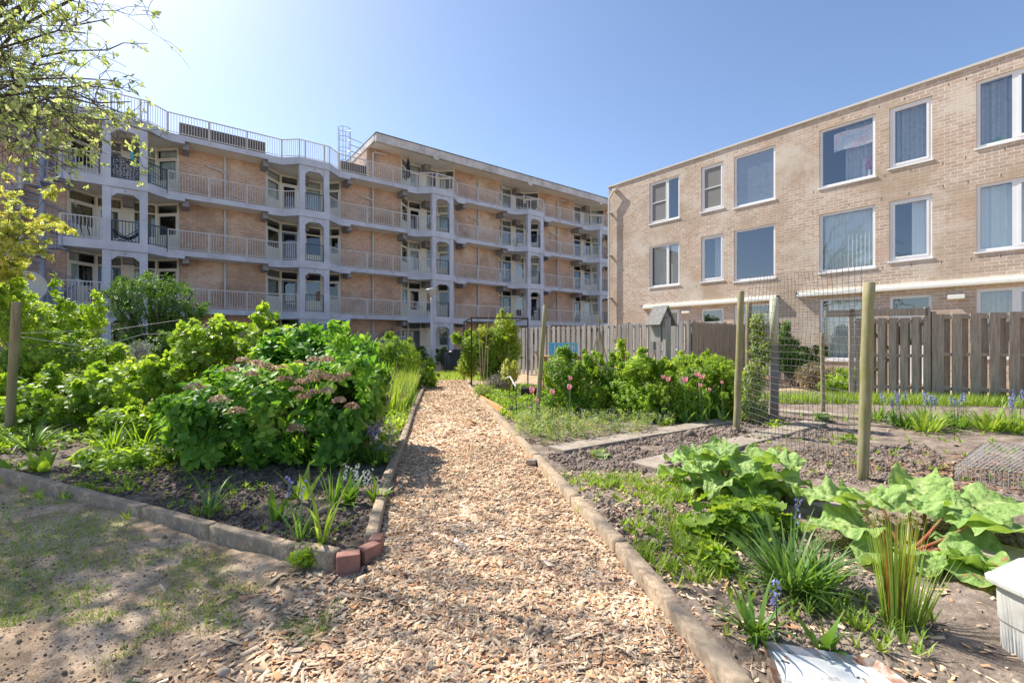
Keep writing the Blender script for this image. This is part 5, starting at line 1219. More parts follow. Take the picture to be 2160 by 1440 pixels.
# tall grassy growth along the far left path edge
rs = RS(44); q = rs.rand(2600, 2); Yq = 7.6+q[:, 0]*5.6; xe = np.interp(Yq, [p[1] for p in LE], [p[0] for p in LE]); Xq = xe-0.18-q[:, 1]*1.0
tag(blades('tall_grass', None, np.stack([Xq, Yq, np.full(2600, 0.03)], 1), 2600, 0.62, 0.014, 0.25, 0.5, GL, 45, 0.02, 4), 'tall feathery lime grass mass along the left path edge', 'grass', kind='stuff')
def clump(name, x, y, n, L, w, lean, droop, mat, seed, label, cat='plant', grp=None, r0=0.05, bells=0, bm=BLUE, segs=6, bl=None):
    t = thing(name, (x, y, 0), label, cat, grp); blades('leaves', t, (x, y, 0.04), int(n*0.8), L, w, lean, droop, mat, seed, r0, segs); blades('leaves', t, (x, y, 0.04), max(3, int(n*0.3)), L*0.75, w*0.85, lean*1.5+0.3, droop*1.7, mat, seed+3, r0*1.3, segs)
    if bells:
        rs = RS(seed+7); 
        for i in range(bells):
            a = rs.rand()*6.28; r = rs.rand()*0.12; h = (bl or L*1.05)*rs.uniform(0.8, 1.1); lx = rs.uniform(-0.06, 0.06); b = np.array([x+r*math.cos(a), y+r*math.sin(a), 0.03])
            pts = [tuple(b+np.array([lx*f*f, lx*0.5*f, h*f])) for f in (0, 0.4, 0.8, 1.0)]
            s_ = MB().tube(pts, [0.004, 0.0035, 0.003, 0.002], 4, False).build('flower_stem', GBstem, t)
            k = 16; P = np.array([pts[-1]])+np.stack([rs.normal(0, 0.009, k), rs.normal(0, 0.009, k), -np.arange(k)*0.13/k], 1)
            V, F = scatter((TL_ov2[0]*np.array([1.2, 1, 1]), TL_ov2[1]), P, nrm(np.stack([rs.normal(0, 0.6, k), rs.normal(0, 0.6, k), -np.ones(k)*0.7], 1)), nrm(rs.normal(0, 1, (k, 3))), np.full(k, 0.024))
            npmesh('bell_flowers', V, F, bm, s_, rnd=np.repeat(rs.rand(k), len(TL_ov2[0])))
    return t
def carpet(name, poly, n, k, size, T, mat, h, seed, label, cat='plant'):
    rs = RS(seed); xs = [p[0] for p in poly]; ys = [p[1] for p in poly]; P = np.stack([rs.uniform(min(xs), max(xs), n*3), rs.uniform(min(ys), max(ys), n*3)], 1); P = P[inpoly(P[:, 0], P[:, 1], poly)]
    P = P[(vnoise(P[:, 0], P[:, 1], 3.5, seed)+rs.normal(0, 0.1, len(P)) > -0.1)][:n]; hh = h*(0.4+rs.rand(len(P)))*(0.7+0.9*(0.5+vnoise(P[:, 0], P[:, 1], 2.2, seed+1)))
    P3 = np.stack([P[:, 0], P[:, 1], 0.03+hh], 1); D = nrm(rs.normal(0, 0.3, P3.shape)+np.array([0, 0, 1])); pp, yy, nn, ss = rosette(P3, D, k, size, rs, 0.35, 0.012)
    V, F = scatter(T, pp, yy, nn, ss); return tag(npmesh(name, V, F, mat, None, (0, 0, 0), rnd=np.repeat(clump_rnd(pp, rs), len(T[0]))), label, cat, kind='stuff')
GBstem = plain('green_stem', (0.10,0.20,0.05), 0.6, 0.2, 10)
x, y = gp(870, 862); clump('iris_clump', x-0.12, y, 34, 0.55, 0.035, 0.16, 0.15, GG, 201, 'upright iris blades beside the left path edging', r0=0.16)
x, y = gp(830, 880); clump('iris_clump', x-0.1, y, 24, 0.5, 0.03, 0.25, 0.4, GB, 203, 'shorter bending iris blades between the hydrangea and the path', r0=0.14)
x, y = gp(62, 950); clump('daylily_clump', x, y, 60, 0.42, 0.016, 0.8, 1.2, GG, 205, 'arching grey-green daylily clump at the foot of the far-left post', r0=0.10)
x, y = gp(790, 985); clump('bluebell_clump', x, y, 110, 0.42, 0.011, 0.7, 0.9, GB, 207, 'thin-leaved bluebell clump between the hydrangea and the path edging', bells=7, r0=0.08)
x, y = gp(440, 1092); clump('lily_clump', x, y, 22, 0.36, 0.015, 0.8, 1.5, GG, 209, 'arching strappy lily clump in front of the hydrangea, leftmost in the dark soil', r0=0.04)
x, y = gp(582, 1112); clump('lily_clump', x, y, 7, 0.34, 0.040, 0.25, 0.7, GB, 211, 'broad upright strap-leaf plant with red base in the dark soil', r0=0.025)
x, y = gp(680, 1160); clump('lily_clump', x, y, 11, 0.50, 0.024, 0.35, 1.1, GL, 213, 'tall lime strappy plant nearest to the corner bricks', r0=0.03)
x, y = gp(632, 1150); clump('bluebell_clump', x, y, 16, 0.28, 0.018, 0.6, 1.2, GG, 215, 'small bluebell with two drooping violet flowers by the tall lime plant', bells=2, r0=0.03, bl=0.40)
x, y = gp(640, 1062); clump('tulip_leaves', x, y, 6, 0.34, 0.075, 0.5, 0.5, G3, 217, 'broad lime tulip leaves without flower under the hydrangea', r0=0.03)
x, y = gp(735, 1070); clump('wild_garlic', x, y, 16, 0.24, 0.05, 0.6, 0.8, GB, 219, 'wild garlic with white flower balls near the left path edging', bells=4, bm=WHT, bl=0.30, r0=0.05)
x, y = gp(798, 1072); clump('wild_garlic', x, y, 9, 0.24, 0.05, 0.45, 0.8, G3, 221, 'small wild garlic plant touching the left path edging', bells=2, bm=WHT, bl=0.28, r0=0.03)
x, y = gp(700, 1075); clump('grass_tuft', x, y, 26, 0.36, 0.008, 0.45, 0.7, GB, 223, 'thin grass tuft between the garlic and the tall lime plant', r0=0.06)
x, y = gp(90, 1002); clump('hollyhock_seedling', x, y, 11, 0.24, 0.08, 0.55, 0.5, G3, 225, 'small bright rosette plant near the lawn edging at the far left', r0=0.04)
x, y = gp(15, 1005); clump('tulip_leaves', x, y, 5, 0.30, 0.09, 1.2, 0.5, G3, 227, 'broad flat lime leaf lying over the edging at the left border', r0=0.03)
x, y = gp(235, 960); clump('daylily_clump', x, y, 34, 0.42, 0.022, 0.6, 1.0, G3, 229, 'yellow-green daylily clump left of the hydrangea', r0=0.08)
x, y = gp(300, 948); clump('daylily_clump', x, y, 26, 0.40, 0.028, 0.6, 0.8, G3, 231, 'broad-bladed plant touching the hydrangea on its left', r0=0.08)
bush('low_plant', 'low yellow-green plant spilling from the lower left of the hydrangea', 'plant', gp(265, 985), [(*gp(280, 985), 0.08, 0.45, 0.28, 0.15), (*gp(210, 975), 0.06, 0.3, 0.2, 0.12)], 120, 6, 0.10, TL_ov2, G3, 233, nst=5, r0=0.005, inner=0.3)
bush('low_plant', 'small geranium tuft growing over the lawn edging by the red bricks', 'plant', gp(640, 1195), [(*gp(645, 1195), 0.06, 0.12, 0.08, 0.08)], 36, 5, 0.045, TL_cur, G1, 235, nst=4, r0=0.003, inner=0.2)
bush('low_plant', 'tiny creeping weed spilling over the middle of the lawn edging', 'plant', gp(170, 1050), [(*gp(175, 1045), 0.06, 0.16, 0.1, 0.07)], 30, 5, 0.05, TL_cur, G1, 236, nst=4, r0=0.003, inner=0.2)
carpet('ground_cover', [gp(-250, 960), gp(330, 965), gp(360, 930), gp(100, 905), gp(-250, 915)], 700, 5, 0.06, TL_cur, G3, 0.10, 511, 'low lime ground cover under the currant bushes in the left bed')
bush('currant_bush', 'low lime-green currant branches filling the gap before the hydrangea', 'shrub', (-4.6, 6.0), pxb(6.0, [(330, 900, 70, 45, 0.5), (250, 890, 60, 35, 0.4)]), 380, 5, 0.11, TL_cur, G3, 237, inner=0.6, gap=0.15)
bush('currant_bush', 'dense pale leafy bush at the left border behind the arching daylily', 'shrub', (-7.6, 7.2), pxb(7.2, [(20, 850, 80, 55, 0.5), (-80, 830, 90, 70, 0.6)]), 520, 5, 0.12, TL_cur, G1, 239, inner=0.6, gap=0.15)

carpet('ground_cover', [(-1.22, 4.3), (-1.42, 5.9), (-1.82, 8.2), (-2.3, 8.2), (-1.9, 6.0), (-1.55, 4.6)], 420, 5, 0.055, TL_cur, G1, 0.12, 513, 'low mixed green plants between the hydrangea and the path edging')
carpet('ground_cover', [(-1.20, 4.5), (-1.38, 5.7), (-1.62, 5.8), (-1.45, 4.6)], 45, 5, 0.022, TL_q, BLUE, 0.20, 515, 'small violet flower spikes beside the left path edging')
carpet('ground_cover', [gp(-200, 985), gp(420, 985), gp(760, 1110), gp(700, 1160), gp(60, 1010)], 260, 5, 0.035, TL_cur, G3, 0.04, 517, 'tiny seedlings dotted over the soil of the left bed')

# ------------------------------------------------------------------ overhanging tree and yellow maple
def tree(name, label, base, H, limbs, leafn, leafk, size, T, mat, seed, r0, bark, grp=None, twn=7, lean=(0, 0), thin=0.0):
    t = thing(name, (base[0], base[1], 0), label, 'tree', grp); rs = RS(seed); m = MB(); A_ = []; D_ = []
    tp = [(base[0]+lean[0]*f*f, base[1]+lean[1]*f*f, H*f-0.1) for f in (0, 0.2, 0.4, 0.6, 0.8, 1)]
    m.tube(tp, [r0*(1-0.11*i) for i in range(6)], 10, False)
    def branch(p, tgt, r, n=9):
        p = np.array(p, float); tgt = np.array(tgt, float); L = np.linalg.norm(tgt-p); pts = []
        for i in range(n+1):
            f = i/n; q = p+(tgt-p)*f; q[2] += 0.10*L*math.sin(math.pi*f); q += rs.normal(0, 0.02*L, 3)*math.sin(math.pi*f); pts.append(q)
        m.tube([tuple(v) for v in pts], [max(0.003, r*(1-0.85*i/n)) for i in range(n+1)], 6 if r > 0.02 else 4, False); return pts
    for (h, tx, ty, tz) in limbs:
        i = min(4, int(h*5)); f = h*5-i; p0 = np.array(tp[i])*(1-f)+np.array(tp[i+1])*f
        pts = branch(p0, (tx, ty, tz), r0*0.34); L = np.linalg.norm(pts[-1]-pts[0])
        for j in range(twn*2):
            s = rs.uniform(0.25, 1.0); k = int(s*9*0.999); q = pts[k]; dd = nrm(pts[min(9, k+1)]-pts[max(0, k-1)])
            l = L*0.30*rs.uniform(0.5, 1.1)*(1.15-s*0.6); e = q+nrm(dd*0.7+rs.normal(0, 0.5, 3)*np.array([1, 1, 0.6])+np.array([0, 0, -0.1]))*l
            if thin and e[0] > -0.76*e[1] and e[2] < EYE+0.85*e[1]: continue
            p2 = branch(q, e, r0*0.065, 6)
            for c in range(twn):
                a = p2[rs.randint(2, 7)]; ll = l*0.35*rs.uniform(0.4, 1.1); e2 = a+nrm(nrm(e-q)*0.6+rs.normal(0, 0.6, 3))*ll
                p3 = branch(a, e2, 0.0036, 3)
                for c2 in range(leafn):
                    v = p3[rs.randint(1, 4)]+rs.normal(0, 0.015, 3)
                    if thin and (v[2] > EYE+0.85*v[1] or v[0] < -1.4*v[1]) and rs.rand() < thin: continue
                    A_.append(v); D_.append(nrm(e2-a)+rs.normal(0, 0.3, 3))
    m.build('trunk', bark, t, smooth=True)
    P = np.array(A_); D = nrm(np.array(D_)+np.array([0, 0, 0.25])); pp, yy, nn, ss = rosette(P, D, leafk, size, rs, 0.5, 0.01, 0.35)
    V, F = scatter(T, pp, yy, nn, ss); npmesh('crown', V, F, mat, t, rnd=np.repeat(np.clip(rs.normal(0.5, 0.25, len(pp)), 0, 1), len(T[0])))
    return t
rs = RS(77); L_ = []
for (px, py, Y) in [(80, -10, 4.6), (180, 70, 4.8), (230, 40, 5.0), (240, 170, 4.8), (160, 200, 4.6), (130, 320, 4.7), (275, 215, 5.0), (145, 350, 5.2), (-10, 300, 4.6), (130, 130, 5.4), (30, 140, 5.0), (230, 300, 5.2), (-50, 200, 4.6), (330, 285, 5.4), (-10, 70, 4.8), (250, 190, 5.2)]:
    c = at(px, py, Y); L_.append((rs.uniform(0.62, 0.85), *c))
for (tx, ty, tz) in [(-4.4, 5.2, 7.2), (-4.6, 6.8, 8.4), (-5, 4.2, 6.6), (-4.6, 6.5, 7.2), (-4.0, 7.0, 7.8), (-4.4, 4.0, 6.6), (-6.0, 7.5, 8.8), (-6, 5, 7.8), (-4.4, 8.2, 8.6), (-4.0, 6.6, 8.6), (-7.5, 4.0, 6.8), (-4.5, 5.6, 7.4), (-8.5, 6, 5.6), (-7.2, 9, 7.2), (-5.6, 5.0, 6.6)]:
    L_.append((rs.uniform(0.8, 1.0), tx, ty, tz))
tree('overhanging_tree', 'spring tree whose thin branches with young leaves hang into the upper left', (-10.6, 7.4), 5.6, L_, 1, 4, 0.070, TL_ov2, leafmat('leaf_spring', [(0.18,0.26,0.12), (0.36,0.45,0.24), (0.60,0.65,0.44)], 0.5), 301, 0.10, BARK2, lean=(1.2, -0.3), thin=0.55)
L_ = []
for (px, py, Y) in [(110, 410, 9.2), (95, 450, 9.4), (125, 480, 9.0), (60, 400, 9.5), (60, 520, 9.2), (105, 530, 9.4), (30, 560, 9.6), (10, 460, 9.2), (10, 390, 9.6), (70, 580, 9.5), (25, 500, 9.3), (-40, 420, 9.5), (-60, 520, 9.5), (80, 470, 9.8)]:
    c = at(px, py, Y); L_.append((rs.uniform(0.5, 0.95), *c))
tree('yellow_maple', 'young maple with yellow-orange spring leaves at the left edge', (-11.4, 9.5), 3.3, L_, 2, 3, 0.12, TL_map, G6, 303, 0.06, BARK2, twn=5)

# ------------------------------------------------------------------ right side planting
bush('acer_shrub', 'tall yellow-green shrub growing through the black garden frame', 'shrub', (-0.25, 13.6), pxb(13.6, [(1065, 695, 30, 34, 0.5), (1078, 740, 26, 45, 0.5), (1035, 745, 34, 38, 0.5), (995, 735, 26, 34, 0.5), (985, 775, 24, 24, 0.4), (1045, 785, 40, 22, 0.4), (1020, 705, 20, 18, 0.3), (965, 715, 14, 14, 0.2)]), 3600, 5, 0.080, TL_map, leafmat('leaf_acer', [(0.14,0.24,0.025), (0.28,0.40,0.045), (0.46,0.46,0.09)], 0.45), 121, nst=24, r0=0.03, bark=BARK2, inner=0.45, gap=0.22, sc=5)
bush('golden_shrub', 'small golden shrub behind the canes right of the black frame', 'shrub', (-0.05, 11.3), pxb(11.3, [(1075, 785, 22, 24, 0.3)]), 260, 5, 0.07, TL_map, G6, 123, inner=0.4)
bush('lavender_bush', 'grey-purple lavender bush at the foot of the black frame', 'shrub', (-0.5, 11.9), pxb(11.9, [(1050, 808, 32, 20, 0.35)]), 380, 6, 0.05, TL_nar, leafmat('lavender', [(0.10,0.11,0.10), (0.2,0.2,0.2), (0.3,0.28,0.32)], 0.2), 125, inner=0.3, tilt=0.9)
bush('lavender_bush', 'low grey-green herb by the right path edging before the canes', 'plant', (-0.62, 10.3), pxb(10.3, [(1018, 822, 24, 16, 0.3)]), 240, 6, 0.05, TL_nar, G5, 126, inner=0.3, tilt=0.9)
BL = 'leafy bushes right of the path'
bush('leafy_bush', 'fresh green feathery bush directly right of the slim leaning post', 'shrub', (0.85, 8.2), pxb(8.1, [(1215, 868, 66, 40, 0.7), (1185, 795, 46, 55, 0.5), (1220, 835, 60, 55, 0.6), (1165, 850, 34, 44, 0.5), (1200, 748, 16, 22, 0.15)]), 2800, 5, 0.050, TL_cur, G3, 131, grp=BL, inner=0.4, gap=0.30, sc=6, shoots=10)
bush('leafy_bush', 'fresh green feathery bush between the bean teepee and the leaning post', 'shrub', (1.75, 8.3), pxb(8.3, [(1300, 872, 66, 36, 0.7), (1275, 805, 52, 52, 0.5), (1310, 840, 62, 48, 0.6), (1240, 775, 24, 34, 0.25), (1290, 760, 12, 22, 0.12)]), 2800, 5, 0.050, TL_cur, G3, 133, grp=BL, inner=0.4, gap=0.30, sc=6, shoots=10)
bush('leafy_bush', 'broad dark-based leafy bush left below the birdhouse', 'shrub', (2.6, 7.7), pxb(7.7, [(1390, 878, 80, 34, 0.7), (1365, 835, 88, 56, 0.6), (1430, 850, 62, 48, 0.6), (1350, 775, 34, 36, 0.3), (1395, 790, 40, 30, 0.3)]), 3400, 5, 0.056, TL_cur, G1, 135, grp=BL, inner=0.4, gap=0.27, sc=6, shoots=10)
bush('leafy_bush', 'lighter bush with pink tulips right below the birdhouse', 'shrub', (3.6, 8.0), pxb(8.0, [(1505, 876, 60, 32, 0.7), (1495, 838, 66, 52, 0.6), (1470, 790, 44, 28, 0.4), (1540, 835, 36, 50, 0.5), (1505, 790, 30, 26, 0.3)]), 2800, 5, 0.05, TL_cur, G3, 137, grp=BL, inner=0.4, gap=0.30, sc=6, shoots=10)
bush('leafy_bush', 'small round bush at the fence corner behind the pink tulips', 'shrub', (4.6, 11.2), pxb(11.2, [(1505, 770, 45, 26, 0.4), (1440, 765, 25, 22, 0.3)]), 700, 5, 0.06, TL_cur, G1, 139, grp=BL, inner=0.5)
bush('leafy_bush', 'leafy shoots rising against the grey fence left of the orange cane', 'shrub', (2.6, 10.2), pxb(10.2, [(1310, 760, 18, 40, 0.2), (1350, 780, 40, 25, 0.3)]), 500, 5, 0.065, TL_cur, G1, 140, grp=BL, inner=0.3)
bush('climbing_plant', 'variegated climber wound round the rough grey post behind the mesh', 'plant', gp(1577, 890), pxb(7.2, [(1580, 860, 25, 35, 0.16), (1590, 800, 28, 40, 0.2), (1605, 740, 25, 35, 0.2), (1600, 685, 16, 30, 0.15), (1600, 860, 20, 25, 0.2)]), 900, 5, 0.06, TL_ov2, G5, 141, inner=0.2, gap=0.2, sc=6)
bush('house_shrub', 'dark shrub against the brick wall under the fence shadow', 'shrub', (8.4, 13.4), pxb(13.4, [(1690, 765, 42, 40, 0.5), (1650, 740, 30, 50, 0.4)]), 800, 5, 0.09, TL_ov2, G4, 143, inner=0.5)
bush('house_shrub', 'straw-coloured dry shrub under the ground-floor window', 'shrub', (8.7, 12.4), pxb(12.4, [(1730, 795, 50, 26, 0.4)]), 600, 6, 0.10, TL_nar, leafmat('straw', [(0.20,0.16,0.09), (0.34,0.28,0.16), (0.42,0.36,0.2)], 0.3, (1.1, 1, 0.8)), 145, inner=0.3, tilt=0.8)
bush('house_shrub', 'low green shrub behind the right mossy post under the window', 'shrub', (8.4, 11.3), pxb(11.3, [(1795, 800, 40, 26, 0.4), (1760, 815, 35, 20, 0.3)]), 700, 5, 0.06, TL_ov2, G1, 147, inner=0.4)
# grass verge before the fences
rs = RS(55); n = 5200; f = rs.rand(n); a_, b_ = np.array(gp(1625, 852)), np.array([11.6, 8.75]); P = a_+(b_-a_)*f[:, None]+np.stack([rs.uniform(-0.1, 0.5, n)*0.5, rs.uniform(-0.15, 0.75, n)], 1)
tag(blades('grass_verge', None, np.stack([P[:, 0], P[:, 1], np.full(n, 0.03)], 1), n, 0.24, 0.012, 0.4, 0.8, GL, 56, 0.02, 3), 'long lime grass verge at the foot of the house and right fence', 'grass', kind='stuff')
# bluebells by the right fence
for i, (px, py, nb, lab) in enumerate([(1905, 905, 9, 'bluebell clump in front of the garden gate, leftmost of the row'), (1960, 900, 10, 'bluebell clump before the first boards right of the gate'), (2020, 905, 7, 'bluebell clump with pale spikes in the middle of the right fence row'), (1850, 890, 3, 'sparse small bluebell clump beside the right mossy post')]):
    x, y = gp(px, py); clump('bluebell_clump', x, y, 60, 0.36, 0.022, 0.9, 1.0, GB, 401+i*3, lab, 'plant', 'bluebells along the right fence', 0.16, nb, bl=0.5)
for i, (px, py, nb, lab) in enumerate([(2085, 912, 0, 'leafy bulb clump without flowers near the right picture edge'), (2140, 915, 9, 'large lush bluebell clump at the right picture edge'), (1950, 912, 0, 'flat spreading bulb leaves in front of the bluebell row')]):
    x, y = gp(px, py); clump('bluebell_clump', x, y, 90, 0.42, 0.024, 0.7, 0.9, GL, 421+i*3, lab, 'plant', 'bluebells along the right fence', 0.18, nb, bl=0.55)
# tulips
TG = 'pink tulips in the right beds'
def tulip(px, py, Y, label, s=1.0, open_=0.0):
    c = at(px, py, Y); t = thing('pink_tulip', (c[0], c[1], 0), label, 'tulip', TG); rs = RS(int(px+py))
    z = c[2]; MB().tube([(c[0]+rs.uniform(-0.03, 0.03), c[1], 0), (c[0], c[1], z*0.5), (c[0], c[1], z-0.03)], 0.005, 5).build('stem', GBstem, t)
    n = 6; V = []; F = []; 
    for i in range(n):
        a = i*2*math.pi/n; rad = 0.034*s*(0.85 if i % 2 else 1.0); k0 = len(V)
        for j, (f, rr, w) in enumerate([(0, 0.15, 0.25), (0.25, 0.85, 0.8), (0.55, 1.0, 1.0), (0.8, 0.85+open_, 0.8), (1.0, 0.65+open_*1.8, 0.15)]):
            for u in (-0.5, 0, 0.5):
                aa = a+u*w*1.15; r = rad*rr*(1.0 if u == 0 else 0.97); V.append((c[0]+r*math.cos(aa), c[1]+r*math.sin(aa), z-0.035+0.085*s*f-(0.006 if u else 0)))
        for j in range(4):
            for q in (0, 1): F.append((k0+3*j+q, k0+3*j+q+1, k0+3*j+q+4, k0+3*j+q+3))
    npmesh('bloom', V, F, PINK, t, rnd=[0.25+0.5*((i % 15)//3)/4+0.1*rs.rand() for i in range(len(V))], smooth=True)
    blades('leaves', t, (c[0], c[1], 0.03), 3, 0.34, 0.055, 0.5, 0.5, GG, int(px), 0.02, 5)
for (px, py, Y, lab, s, o_) in [(1122, 824, 6.4, 'pink tulip left of the slim leaning post, largest of its group', 1.25, 0), (1132, 843, 6.2, 'small closed pink tulip right at the slim leaning post', 0.8, 0), (1165, 827, 6.4, 'pink tulip, first to the right of the slim leaning post', 1.05, 0), (1201, 817, 6.5, 'pink tulip, second to the right of the slim leaning post', 1.1, 0), (1203, 798, 7.4, 'dark pink tulip highest of the group by the leaning post', 0.95, 0),
    (1398, 795, 7.3, 'pale pink tulip just left of the birdhouse post foot', 0.9, 0.3), (1409, 800, 7.2, 'open pink tulip in front of the birdhouse post', 1.0, 0.3), (1445, 802, 7.1, 'large pink tulip right of the birdhouse post', 1.15, 0.3), (1470, 790, 7.3, 'pink tulip at the top left of the right tulip group', 1.0, 0.3), (1481, 795, 7.2, 'pink tulip leaning right beside the top one of the right group', 1.0, 0.3), (1477, 812, 7.1, 'low pink tulip under the right tulip group', 0.85, 0.1), (1497, 820, 7.0, 'small pink bud tulip lowest in the bush left of the mossy post', 0.7, 0), (1523, 805, 7.2, 'faint pink tulip nearest to the left mossy post', 0.7, 0), (1614, 802, 7.6, 'pale pink tulip seen through the wire mesh', 1.2, 0.3), (1320, 788, 7.9, 'whitish pink tulip between the orange cane and the birdhouse', 1.0, 0.4)]:
    tulip(px, py, Y, lab, s, o_)
# low flowering carpet in front of the bushes and by the path
carpet('ground_cover', [gp(1070, 930), gp(1160, 948), gp(1380, 918), gp(1440, 900), gp(1250, 895), gp(1110, 880)], 900, 6, 0.055, TL_nar, G5, 0.14, 501, 'low grey-green flowering carpet in front of the right bushes')
carpet('ground_cover', [gp(1000, 826), gp(1048, 868), gp(1075, 900), gp(1150, 880), gp(1160, 830), gp(1100, 822)], 1800, 5, 0.05, TL_cur, G3, 0.10, 503, 'bright green seedling carpet behind the right path edging')
carpet('flower_specks', [gp(1180, 950), gp(1420, 915), gp(1440, 890), gp(1200, 900)], 130, 4, 0.014, TL_q, BLUE, 0.20, 505, 'tiny pale blue flowers scattered over the grey-green carpet')
bush('leafy_bush', 'low rounded plant overhanging the far right path edging', 'plant', (-2.85, 13.2), pxb(12.8, [(905, 800, 22, 22, 0.3)]), 240, 5, 0.08, TL_cur, G1, 149, inner=0.4)

# ------------------------------------------------------------------ weeds, lady's mantle, clumps and rhubarb
def weeds(name, poly, n, L, w, mat, seed, label, sparse=0.0, k=6, sz=2.6):
    rs = RS(seed); xs = [p[0] for p in poly]; ys = [p[1] for p in poly]; P = np.stack([rs.uniform(min(xs), max(xs), n*4), rs.uniform(min(ys), max(ys), n*4)], 1); P = P[inpoly(P[:, 0], P[:, 1], poly)]
    P = P[(vnoise(P[:, 0], P[:, 1], sz, seed)+0.5*vnoise(P[:, 0], P[:, 1], 9, seed+2)+rs.normal(0, 0.22, len(P)) > sparse)][:n]; B = np.repeat(P, k, 0); z = np.full((len(B), 1), 0.03)
    return tag(blades(name, None, np.hstack([B, z]), len(B), L, w, 0.7, 0.6, mat, seed+1, 0.012, 3), label, 'weeds', kind='stuff')
wp_ = [gp(1130, 985), gp(1240, 1010), gp(1420, 1010), gp(1480, 1100), gp(1560, 1300), gp(1390, 1290), gp(1300, 1180), gp(1210, 1090)]
weeds('weeds', wp_, 260, 0.095, 0.006, GL, 601, 'narrow-leaved lime weeds covering the soil right of the path', 0.12, 11)
weeds('weeds', [gp(1250, 1020), gp(1480, 1020), gp(1640, 1130), gp(1480, 1260), gp(1340, 1180)], 200, 0.055, 0.014, G3, 603, 'small broad-leaved weeds among the lime weeds', 0.15, 6)
weeds('weeds', [gp(1560, 870), gp(2250, 900), gp(2400, 1010), gp(1900, 1060), gp(1600, 1000)], 260, 0.07, 0.014, GL, 605, 'scattered seedlings over the far vegetable plot', 0.12, 6, 1.8)
weeds('weeds', [gp(1560, 1230), gp(2000, 1300), gp(1950, 1400), gp(1500, 1360)], 70, 0.08, 0.010, GL, 607, 'small weeds around the reed clump and tray', 0.05, 6)
weeds('weeds', [gp(0, 960), gp(400, 960), gp(700, 1120), gp(650, 1160), gp(200, 1040), gp(0, 1000)], 220, 0.06, 0.014, GL, 609, 'seedlings on the soil of the left bed', 0.0, 6)
# lawn grass patches
rs = RS(66); n = 90000; Yl = 1.2*np.exp(rs.rand(n)*math.log(7.0/1.2)); Xl = Yl*rs.uniform(-1.5, 0.25, n)
lawn_poly = [(-9, 6.1), (-4.88, 4.25), (-1.05, 2.5), (-0.8, 2.4), (-0.55, 1.0), (-9, 0.9)]
ok = inpoly(Xl, Yl, lawn_poly) & (patch(Xl, Yl)+0.9*vnoise(Xl, Yl, 7, 31)+rs.normal(0, 0.10, n) > 0.60); Xl, Yl = Xl[ok][:44000], Yl[ok][:44000]
tag(blades('lawn_grass', None, np.stack([Xl, Yl, z_lawn(Xl, Yl)], 1), len(Xl), 0.038, 0.0032, 0.95, 0.9, GL, 67, 0.004, 2), 'thin patchy grass on the sandy lawn', 'grass', kind='stuff')
kb = []
for a, b in along(FE[1:], 0.3): kb.append(a)
weeds('weeds', [(-5.2, 4.42), (-1.3, 2.62), (-1.2, 2.48), (-5.2, 4.28)], 70, 0.09, 0.012, GL, 611, 'grass tufts along the foot of the lawn edging', -0.02, 9)
# lady's mantle mounds
def mound(name, px, py, r, h, n, size, label, mat, seed, T=TL_man):
    x, y = gp(px, py); t = thing(name, (x, y, 0), label, 'plant'); rs = RS(seed); d = nrm(rs.normal(0, 1, (n, 3))); d[:, 2] = np.abs(d[:, 2]); q = rs.rand(n)**0.4
    P = np.array([x, y, 0.03])+d*np.array([r, r, h])*q[:, None]; Nn = nrm(d*np.array([0.5, 0.5, 1])+np.array([0, 0, 0.5])+rs.normal(0, 0.2, (n, 3))); Yd = nrm(np.stack([d[:, 0], d[:, 1], np.zeros(n)], 1)+rs.normal(0, 0.4, (n, 3)))
    V, F = scatter(T, P-Yd*size*0.3, Yd, Nn, size*rs.uniform(0.6, 1.25, n)); npmesh('leaves', V, F, mat, t, rnd=np.repeat(rs.rand(n), len(T[0])))
    m = MB()
    for i in range(0, n, 3): m.tube([(x, y, 0), tuple((P[i]+np.array([x, y, 0]))/2+np.array([0, 0, 0.02])), tuple(P[i])], 0.0022, 4, False)
    m.build('stem', GBstem, t)
mound('ladys_mantle', 1530, 1130, 0.30, 0.22, 150, 0.115, "pale fan-leaved lady's mantle in front of the left rhubarb", G3, 701)
mound('ladys_mantle', 1610, 1115, 0.24, 0.20, 100, 0.105, "pale fan-leaved lady's mantle between the two rhubarb plants", G3, 703)
mound('ladys_mantle', 1502, 1200, 0.15, 0.12, 90, 0.065, 'small bright green crinkled mound before the lady\'s mantle', G1, 705)
mound('cabbage_seedling', 1270, 965, 0.16, 0.03, 16, 0.15, 'wilted grey-green cabbage leaf heap on the dug soil', G5, 707)
mound('cabbage_seedling', 1735, 890, 0.14, 0.14, 34, 0.09, 'blue-green cabbage seedling at the foot of the thin grey stick', GG, 709)
mound('cabbage_seedling', 1640, 905, 0.20, 0.10, 30, 0.10, 'small rhubarb-like seedling in the soil behind the left mossy post', G1, 711)
mound('cabbage_seedling', 1795, 935, 0.22, 0.09, 50, 0.06, 'low weedy tuft behind the wire mesh beside the right mossy post', G1, 713)
x, y = gp(1665, 1252); t = clump('daylily_clump', x, y, 150, 0.37, 0.015, 0.9, 0.65, GG, 715, 'dense grey-green sword-leaf clump in the right foreground', r0=0.07, bells=1, bl=0.42)
blades('leaves', t, (x+0.12, y-0.03, 0.03), 70, 0.32, 0.013, 0.9, 0.7, GB, 716, 0.06, 5)
x, y = gp(1592, 1352); clump('bluebell_clump', x, y, 26, 0.22, 0.020, 0.8, 1.1, GB, 717, 'bluebell with one violet spike beside the rusty tray', r0=0.04, bells=1, bl=0.30)
x, y = gp(1735, 1385); clump('lily_clump', x, y, 10, 0.14, 0.03, 0.6, 0.8, GB, 719, 'small green seedling behind the rusty tray rim', r0=0.03)
